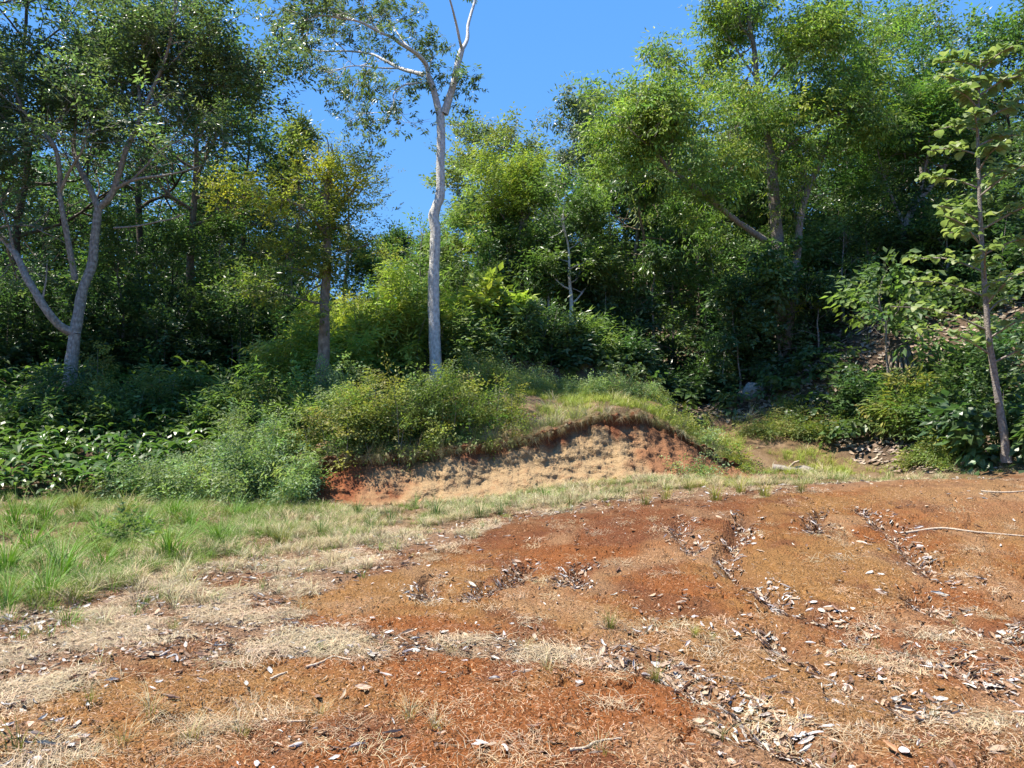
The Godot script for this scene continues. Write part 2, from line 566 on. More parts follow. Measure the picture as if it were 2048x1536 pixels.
# a tree whose stems and limbs are set out one by one: [points, radius at the start, radius at the end, twig level (-1 none), leafy share]
func drawn_tree(called: String, label: String, stems: Array, look: Dictionary, seed_: int, extra: Array) -> Node3D:
	rng.seed = seed_
	var base: Vector3 = stems[0][0][0]
	var t := thing(called, label, "tree", base)
	var tips := []
	for k in stems.size():
		var s: Array = stems[k]
		var line := curve(s[0], 6)
		var own := []
		for p in line: own.append(p - base)
		var b := Buf.new()
		tube(b, own, s[1], s[2], 10 if s[1] > 0.08 else 6, 0.22, 0.9, 0.35 if k == 0 else 0.0)
		if s[3] >= 0:
			var lt := []
			var m := own.size()
			for q in range(int(m * s[4]), m):
				if rng.randf() < look.get("branchy", 0.5):
					var fwd: Vector3 = (own[q] - own[maxi(q - 1, 0)]).normalized()
					var dir := (fwd * 0.5 + rdir() * 0.9 + Vector3.UP * 0.2).normalized()
					twigs(b, own[q], dir, look.get("twig", 0.9) * rf(0.6, 1.2), maxf(0.012, s[2] * 0.6), s[3], look.get("rise", 0.2), lt)
			lt.append(own[m - 1])
			for p in lt: tips.append(p + base)
		part("trunk" if k == 0 else "limb", b.mesh(M[look.bark]), t)
	for e in extra:                                              # leaf clumps at the twig ends: [centre, radius, number]
		for k in e[2]:
			var o: Vector3 = rdir() * e[1] * pow(rng.randf(), 0.4)
			o.y *= 0.7
			tips.append(e[0] + o)
	crown(tips, look.per, look.clump, 0.8, look.leaf, look.mat, look.cols, look.get("size", 1.0), t, look.centre)
	return t

func shrub(called: String, label: String, x: float, d: float, high: float, wide: float, mesh: String, mat: String, cols: Array, sprays: int, size: float, seed_: int, group := "", sink := 0.0) -> Node3D:
	rng.seed = seed_
	var base := Vector3(x, lie(x, d) - sink, -d)
	var t := thing(called, label, "shrub", base, group)
	var b := Buf.new()
	var tips := []
	var others := []
	var n := 7 + int(wide * 7)
	for k in n:
		var a := rf(0, TAU)
		var rr := wide * 1.15 * sqrt(rng.randf())
		var hh := high * sqrt(maxf(0.15, 1.0 - 0.7 * pow(rr / wide / 1.15, 2))) * rf(0.35, 1.35)
		var lean := Vector3(rf(-1, 1), 0, rf(-1, 1)) * 0.22 * hh
		var root := Vector3(cos(a), 0, sin(a)) * rr * 0.7
		var tip := Vector3(cos(a) * rr, hh, sin(a) * rr) + lean
		root.y = lie(x + root.x, d - root.z) - base.y - 0.03
		tip.y += maxf(root.y, -0.25)
		var mid := root.lerp(tip, 0.55) + Vector3(rf(-1, 1), 0, rf(-1, 1)) * 0.08 * high
		tube(b, curve([root, mid, tip], 3), 0.008 + 0.004 * high, 0.003, 4)
		if k % 6 == 5: continue                                  # a bare stem
		var list: Array = others if k % 4 == 3 else tips
		for s in [0.25, 0.45, 0.65, 0.82, 1.0]:
			list.append(root.lerp(tip, s) + base + rdir() * 0.08 * high)
	part("stems", b.mesh(M.bark_grey), t)
	var per := maxi(1, int(sprays / float(tips.size() + others.size()) * 0.85))
	crown(tips, per, 0.2 * maxf(0.6, minf(high, wide)), 0.9, mesh, mat, cols, size, t, base + Vector3.UP * high * 0.3, "foliage")
	if others.size():
		var other := "lance" if mesh == "small" else "small" if mesh == "lance" else "tuftleaf"
		crown(others, maxi(1, int(per * (0.6 if other == "lance" else 1.0))), 0.2 * maxf(0.6, minf(high, wide)), 0.9, other, mat, cols, size * (0.6 if other == "lance" else 1.0), t, base + Vector3.UP * high * 0.3, "foliage")
	return t

# ---------------------------------------------------------------- ground
func build_ground() -> void:
	var ds := [-70.0, -40.0, -20.0, -10.0, -5.0, -2.0, 0.0, 1.0, 1.6]
	var d := 2.1
	while d < 26.0:
		ds.append(d)
		d *= 1.0046
	while d < 75.0:
		ds.append(d)
		d *= 1.035
	ds.append_array([90.0, 120.0, 170.0])
	var us := [-40.0, -12.0, -5.0, -2.6, -1.9, -1.5, -1.3, -1.2, -1.1]
	for k in 581: us.append((k - 290) / 290.0)
	us.append_array([1.1, 1.2, 1.3, 1.5, 1.9, 2.6, 5.0, 12.0, 40.0])
	var w := us.size()
	var b := Buf.new()
	for dd in ds:
		var half: float = 0.74 * clampf(dd, 2.0, 40.0) + 0.6
		for u in us:
			var x: float = u * half
			var y := land(x, dd)
			var q := 9.0
			if dd > 0.0 and dd < 40.0:
				y += 0.035 * n_zone.get_noise_2d(x * 110, dd * 110)
				if dd < 13.0:
					q = rill(x, dd)
					if q < 0.4: y -= 0.14 * exp(-pow(q / 0.105, 2))
					y += 0.018 * n_soil.get_noise_2d(x * 160, dd * 160) + 0.012 * n_soil.get_noise_2d(x * 650, dd * 650) + 0.006 * n_soil.get_noise_2d(x * 1900, dd * 1900)
					var ck := n_crack.get_noise_2d(x + 0.06 * n_soil.get_noise_2d(x * 250, dd * 250), dd + 0.06 * n_soil.get_noise_2d(dd * 250, x * 250))
					if ck < -0.935 and n_zone.get_noise_2d(x * 60 + 300, dd * 60) > -0.12: y -= 0.09 * (1.0 - (ck + 1.0) / 0.065)
				elif dd > 14.6:
					y += 0.10 * n_zone.get_noise_2d(x * 60 + 40, dd * 60)
			b.v.append(Vector3(x, y, -dd))
			b.c.append(soil_colour(x, dd, q))
	for k in ds.size() - 1:
		for s in w - 1:
			var a := k * w + s
			b.i.append(a); b.i.append(a + w); b.i.append(a + 1)
			b.i.append(a + 1); b.i.append(a + w); b.i.append(a + w + 1)
	var st := SurfaceTool.new()
	st.create_from(b.mesh(null, false), 0)
	st.generate_normals()
	var g := part("ground", st.commit(), self)
	g.set_surface_override_material(0, M.soil)
	tag(g, "bare orange soil slope, trampled yard and forest floor", "ground", "", "structure")

func soil_colour(x: float, d: float, q: float) -> Color:
	var g := 0.25 * n_soil.get_noise_2d(x * 240 + 50, d * 240)
	var a := n_zone.get_noise_2d(x * 30, d * 30) + g
	var c := n_zone.get_noise_2d(x * 85 + 90, d * 85) + g
	var f := n_soil.get_noise_2d(x * 420, d * 420)
	var red := Color(0.29, 0.115, 0.042)
	var ochre := Color(0.335, 0.185, 0.072)
	var dark := Color(0.19, 0.08, 0.042)
	var pale := Color(0.40, 0.26, 0.145)
	var o := red.lerp(ochre, ss(-0.35, 0.4, a + 0.3 * c))
	o = o.lerp(dark, 0.75 * ss(0.12, 0.5, c - 0.4 * a))
	var far_red := ss(8.3, 9.6, d) * (1.0 - ss(2.4, 4.0, x))
	o = o.lerp(dark, far_red * 0.7)
	o = o.lerp(pale, 0.6 * ss(0.1, 0.5, n_zone.get_noise_2d(x * 55 + 500, d * 55) + 0.25 * ss(1.0, 3.0, x) * (1.0 - ss(4.5, 6.5, d))))
	o = o.lerp(pale, 0.45 * ss(4.2, 6.2, x) * ss(7.5, 10.0, d))
	if q < 0.3: o = o.lerp(Color(0.20, 0.10, 0.06), 0.6 * exp(-pow(q / 0.14, 2)))
	var worn := Color(0.31, 0.20, 0.125).lerp(Color(0.24, 0.125, 0.065), ss(-0.2, 0.3, c))
	o = worn.lerp(o, bare(x, d))
	var road := Color(0.34, 0.24, 0.145).lerp(Color(0.24, 0.165, 0.09), ss(-0.3, 0.3, a + c))
	o = o.lerp(road, ss(-0.3, 0.6, d - green_edge(x)))
	var litter := Color(0.13, 0.095, 0.068).lerp(Color(0.20, 0.145, 0.10), ss(-0.3, 0.4, c + f))
	o = o.lerp(litter, forest(x, d))
	return o * (1.0 + 0.22 * f)

func build_bank() -> void:
	# profile from the foot up: share of the depth, share of the height
	var prof := [[-0.35, -0.10], [0.0, 0.03], [0.25, 0.20], [0.48, 0.42], [0.68, 0.64], [0.80, 0.80], [0.80, 0.90], [0.76, 0.97], [0.86, 1.01], [1.1, 1.05], [1.6, 1.0]]
	var cols := 420
	var rows := 110
	var b := Buf.new()
	for r in rows + 1:
		var s := r / float(rows) * (prof.size() - 1)
		var k := mini(int(s), prof.size() - 2)
		var t := s - k
		var fd := lerpf(prof[k][0], prof[k + 1][0], t)
		var fh := lerpf(prof[k][1], prof[k + 1][1], t)
		for c in cols + 1:
			var x := lerpf(-4.4, 5.2, c / float(cols))
			var e := bank_at(x)
			var wave := 0.16 * n_zone.get_noise_2d(x * 110, 7)
			var foot: float = e[1] + wave
			var deep: float = e[2] - e[1]
			var y0 := land(x, e[1] - 0.1)
			var y1: float = e[3] + 0.10 * n_zone.get_noise_2d(x * 160, 90) + 0.05 * n_zone.get_noise_2d(x * 500, 20)
			var high := y1 - y0
			var dd := foot + deep * fd
			var y := y0 + high * fh
			if fd > 1.1: y = lerpf(y1 + 0.04, land(x, e[2] + 0.5) - 0.06, (fd - 1.1) / 0.5)
			var end := minf(1.0, minf((x + 4.4) / 0.5, (5.2 - x) / 0.6))
			var lump := n_crumb.get_noise_3d(x * 0.7 + 0.5 * y, y * 1.5, dd * 0.7)
			var mid := n_clod.get_noise_3d(x * 1.1 + 11, y * 1.7, dd)
			var groove := n_clod.get_noise_2d(x * 5.5 + 1.5 * y, y * 0.6)
			var fine := n_clod.get_noise_3d(x * 6.0 + 30, y * 9.0, dd * 5.0)
			var grit := n_clod.get_noise_3d(x * 15 + 60, y * 19.0, dd * 13)
			var chunk := n_chunk.get_noise_3d(x * 3.0, y * 4.6, dd * 2.2)
			var chip := n_chunk.get_noise_3d(x * 8.0 + 5, y * 12.0, dd * 6.0)
			var rag := n_zone.get_noise_2d(x * 130 + 31, 17) + 0.5 * n_zone.get_noise_2d(x * 420, 3)
			var low := 1.0 - ss(0.66, 0.82, fh + 0.15 * rag)
			var amp := end * clampf(high, 0.15, 1.3)
			var push := amp * (0.055 * lump * low + 0.10 * mid + 0.016 * chunk * low + 0.006 * chip + 0.012 * fine + 0.012 * grit + 0.03 * groove * ss(0.25, 0.6, fh))
			var channel := exp(-pow((x - 0.75 - 0.1 * mid) / 0.14, 2)) + 0.8 * exp(-pow((x + 2.0 + 0.1 * mid) / 0.16, 2)) + 0.7 * exp(-pow((x - 2.55) / 0.12, 2)) + 0.5 * exp(-pow((x + 0.6 - 0.2 * fh) / 0.1, 2))
			push -= 0.10 * channel * end * ss(0.1, 0.5, fh) * (1.0 - ss(0.9, 1.05, fh))
			push += (0.22 * rag - 0.05 * ss(0.5, -1.5, x)) * end * ss(0.72, 0.9, fh)
			if fh > 0.99 or fd < -0.1: push *= 0.45
			b.v.append(Vector3(x + 0.05 * fine * end, y + push * 0.45, -(dd - push * 0.9)))
			var sand := Color(0.53, 0.385, 0.215)
			var rust := Color(0.33, 0.125, 0.06)
			var brown := Color(0.20, 0.10, 0.06)
			var o := rust.lerp(sand, ss(-3.3, -1.5, x + 1.0 * mid + 0.6 * fine) * (1.0 - 0.7 * ss(2.3, 3.1, x + 0.8 * mid)))
			o = o.lerp(rust.lerp(brown, 0.5), ss(0.62, 0.9, fh + 0.14 * mid + 0.22 * rag))
			o = o.lerp(Color(0.24, 0.19, 0.11), ss(0.95, 1.03, fh + 0.08 * fine))
			o = o.lerp(Color(0.40, 0.19, 0.09), 0.35 * ss(0.1, 0.4, fine) * (1.0 - ss(0.3, 0.6, fh)))
			b.c.append(o * (1.0 + 0.2 * grit))
	var w := cols + 1
	for k in rows:
		for s2 in cols:
			var a := k * w + s2
			b.i.append(a); b.i.append(a + w); b.i.append(a + 1)
			b.i.append(a + 1); b.i.append(a + w); b.i.append(a + w + 1)
	var st := SurfaceTool.new()
	st.create_from(b.mesh(null, false), 0)
	st.generate_normals()
	var g := part("earth_bank", st.commit(), self)
	g.set_surface_override_material(0, M.soil)
	tag(g, "crumbling sandy cut bank with a dark overhanging lip of soil", "bank", "", "structure")

# ---------------------------------------------------------------- things lying about
func on_ground(x: float, d: float, turn: float, size: float, lift := 0.0) -> Transform3D:
	var e := 0.06
	var y := lie(x, d)
	var up := Vector3(-(lie(x + e, d) - y) / e, 1.0, (lie(x, d + e) - y) / e).normalized()
	var fx := Vector3(cos(turn), 0, sin(turn))
	var z := fx.cross(up).normalized()
	fx = up.cross(z).normalized()
	return Transform3D(Basis(fx * size, up * size, z * size), Vector3(x, y + lift, -d))

func litter_density(x: float, d: float) -> float:
	var q := rill(x, d)
	var o := 1.5 * exp(-pow(q / 0.16, 2)) * ss(-0.35, 0.15, n_zone.get_noise_2d(x * 130 + 7, d * 130))
	var n := n_zone.get_noise_2d(x * 75 + 900, d * 75)
	var free := 1.0 - bare(x, d)
	o += 0.30 * ss(0.16, 0.45, n) * (0.2 + 0.8 * free) * (1.0 - ss(7.5, 12.0, d))
	o += 0.012 + 0.20 * free * (1.0 - 0.5 * ss(0, 2, x))
	o += 0.3 * exp(-pow((d - green_edge(x) + 0.5) / 0.5, 2)) * ss(-0.1, 0.4, n_zone.get_noise_2d(x * 120, d * 120 + 40)) * ss(-2.0, 1.0, x)
	if x > 4.6 and d > 13.0: return 0.3 * ss(-0.05, 0.35, n_zone.get_noise_2d(x * 60 + 33, d * 60))
	return o * (1.0 - 0.85 * ss(0.0, 0.7, d - green_edge(x)))

func build_litter() -> void:
	rng.seed = 2001
	var all := []
	var tries := 0
	while all.size() < 24000 and tries < 150000:
		tries += 1
		var d := 2.9 * pow(17.5 / 2.9, rng.randf())
		var x := rf(-1, 1) * (0.72 * d + 0.4)
		if rng.randf() < litter_density(x, d) * minf(1.0, d / 6.0): all.append([d, x])
	all.sort_custom(func(a, b): return a[0] < b[0])
	var looks := [[Color(0.40, 0.37, 0.34), "bleached grey"], [Color(0.33, 0.25, 0.18), "dry tan"], [Color(0.16, 0.10, 0.07), "dark brown"], [Color(0.27, 0.16, 0.09), "russet brown"], [Color(0.54, 0.49, 0.40), "pale cream"]]
	var mats := []
	for k in looks.size():
		var m: StandardMaterial3D = M.dead_leaf.duplicate()
		m.resource_name = "dead_leaf_" + looks[k][1].replace(" ", "_").replace("-", "_")
		m.albedo_color = looks[k][0].linear_to_srgb()
		mats.append(m)
	var xf := {}
	var cl := {}
	var single := 0
	for a in all:
		var x: float = a[1]
		var d: float = a[0]
		var pick := rng.randf()
		var c := 0 if pick < 0.27 else 1 if pick < 0.54 else 2 if pick < 0.76 else 3 if pick < 0.94 else 4
		var v := rng.randi() % 6
		if single >= 290 and c == 4 and rng.randf() < 0.6: c = 2
		var t := on_ground(x, d, rf(0, TAU), (rf(0.18, 0.42) if rng.randf() < 0.62 else rf(0.4, 0.85)) if single >= 290 else rf(0.3, 0.95), rf(0.002, 0.018))
		t.basis = t.basis * Basis.from_euler(Vector3(rf(-0.5, 0.5) + (PI if rng.randf() < 0.3 else 0.0), 0, rf(-0.35, 0.35)))
		if rng.randf() < 0.3: t.origin.y += 0.012
		if single < 290 and (rng.randf() < 0.8):
			single += 1
			var o := MeshInstance3D.new()
			o.name = numbered("fallen_leaf")
			o.mesh = S["dead%d" % v]
			o.material_override = mats[c]
			add_child(o)
			o.transform = t
			var where := "among dry straw" if bare(x, d) < 0.5 else "on the bare orange soil"
			tag(o, "%s %s fallen leaf lying %s near the camera" % ["rolled-up" if v in [2, 3] else "bent" if v in [4, 5] else "flat", looks[c][1], where], "leaf", "fallen leaves in the foreground, %s" % looks[c][1])
		else:
			if not xf.has(v):
				xf[v] = []
				cl[v] = PackedColorArray()
			xf[v].append(t)
			cl[v].append(shade(looks[c][0], 0.18, 0.06))
	var root := Node3D.new()
	root.name = "leaf_litter"
	add_child(root)
	tag(root, "scattered dry leaf litter caught in the channels and straw", "leaf litter", "", "stuff")
	for v in xf: copies("leaves", S["dead%d" % v], M.dead_leaf, xf[v], cl[v], root)

func build_straw() -> void:
	rng.seed = 2101
	var xf := [[], []]
	var cl := [PackedColorArray(), PackedColorArray()]
	for k in 60000:
		var d := 2.9 * pow(12.5 / 2.9, rng.randf())
		var x := rf(-1, 1) * (0.72 * d + 0.4)
		var free := 1.0 - bare(x, d)
		var n := n_zone.get_noise_2d(x * 100 + 50, d * 100 + 20)
		var p := free * (1.0 - 0.6 * ss(-0.6, 1.2, x)) * ss(-0.1, 0.35, n) * (1.0 - 0.8 * ss(0.0, 1.5, d - green_edge(x))) + 0.008 + 0.12 * ss(0.35, 0.5, n)
		if rng.randf() > p * 0.5 * minf(1.0, d / 7.0 + 0.25): continue
		var w := rng.randi() % 2
		xf[w].append(on_ground(x, d, rf(0, TAU), rf(0.6, 1.1)))
		cl[w].append(shade(Color(0.46, 0.345, 0.23).lerp(Color(0.35, 0.29, 0.18), rng.randf()), 0.3, 0.08))
	var root := Node3D.new()
	root.name = "dry_grass"
	add_child(root)
	tag(root, "matted dead straw covering the soil in the foreground", "dry grass", "", "stuff")
	copies("straw", S.straw, M.straw, xf[0], cl[0], root)
	copies("straw", S.straw_long, M.straw, xf[1], cl[1], root)
	var cx := []
	var cc := PackedColorArray()
	for k in 1500:
		var d := 2.9 * pow(12.0 / 2.9, rng.randf())
		var x := rf(-1, 1) * (0.72 * d + 0.4)
		if d > green_edge(x) + 0.3: continue
		cx.append(on_ground(x, d, rf(0, TAU), rf(0.7, 1.1), 0.004))
		cc.append(shade(Color(0.44, 0.31, 0.19).lerp(Color(0.26, 0.14, 0.08), rng.randf()), 0.25, 0.1))
	copies("chaff", S.chaff, M.straw, cx, cc, root)

func build_crumbs() -> void:
	rng.seed = 2201
	var xf := [[], [], []]
	var cl := [PackedColorArray(), PackedColorArray(), PackedColorArray()]
	for k in 22000:
		var d := 2.9 * pow(11.0 / 2.9, rng.randf())
		var x := rf(-1, 1) * (0.72 * d + 0.4)
		if bare(x, d) < rng.randf() or n_zone.get_noise_2d(x * 130, d * 130) < rf(-0.5, 0.2): continue
		var w := rng.randi() % 3
		xf[w].append(on_ground(x, d, rf(0, TAU), 0.003 + 0.011 * pow(rng.randf(), 4.0)))
		cl[w].append(shade(soil_colour(x, d, 9.0), 0.2, 0.1))
	var root := Node3D.new()
	root.name = "soil_crumbs"
	add_child(root)
	tag(root, "loose crumbs of orange soil strewn over the bare slope", "soil", "", "stuff")
	for w in 3: copies("crumbs", S["clod%d" % w], M.soil, xf[w], cl[w], root)
	var xb := [[], [], []]
	var cb := [PackedColorArray(), PackedColorArray(), PackedColorArray()]
	for k in 900:
		var x := rf(-3.8, 4.6)
		var e := bank_at(x)
		var d: float = e[1] - 0.45 * pow(rng.randf(), 2.0) + 0.1
		var w := rng.randi() % 3
		xb[w].append(Transform3D(Basis.from_euler(Vector3(rf(0, TAU), rf(0, TAU), 0)).scaled(Vector3.ONE * (0.01 + 0.05 * pow(rng.randf(), 3.0))), Vector3(x, lie(x, d) + 0.01, -d)))
		cb[w].append(shade(Color(0.45, 0.28, 0.14), 0.3, 0.1))
	var heap := Node3D.new()
	heap.name = "soil_rubble"
	add_child(heap)
	tag(heap, "broken lumps of sandy soil along the foot of the bank", "soil", "", "stuff")
	for w in 3: copies("lumps", S["clod%d" % w], M.soil, xb[w], cb[w], heap)

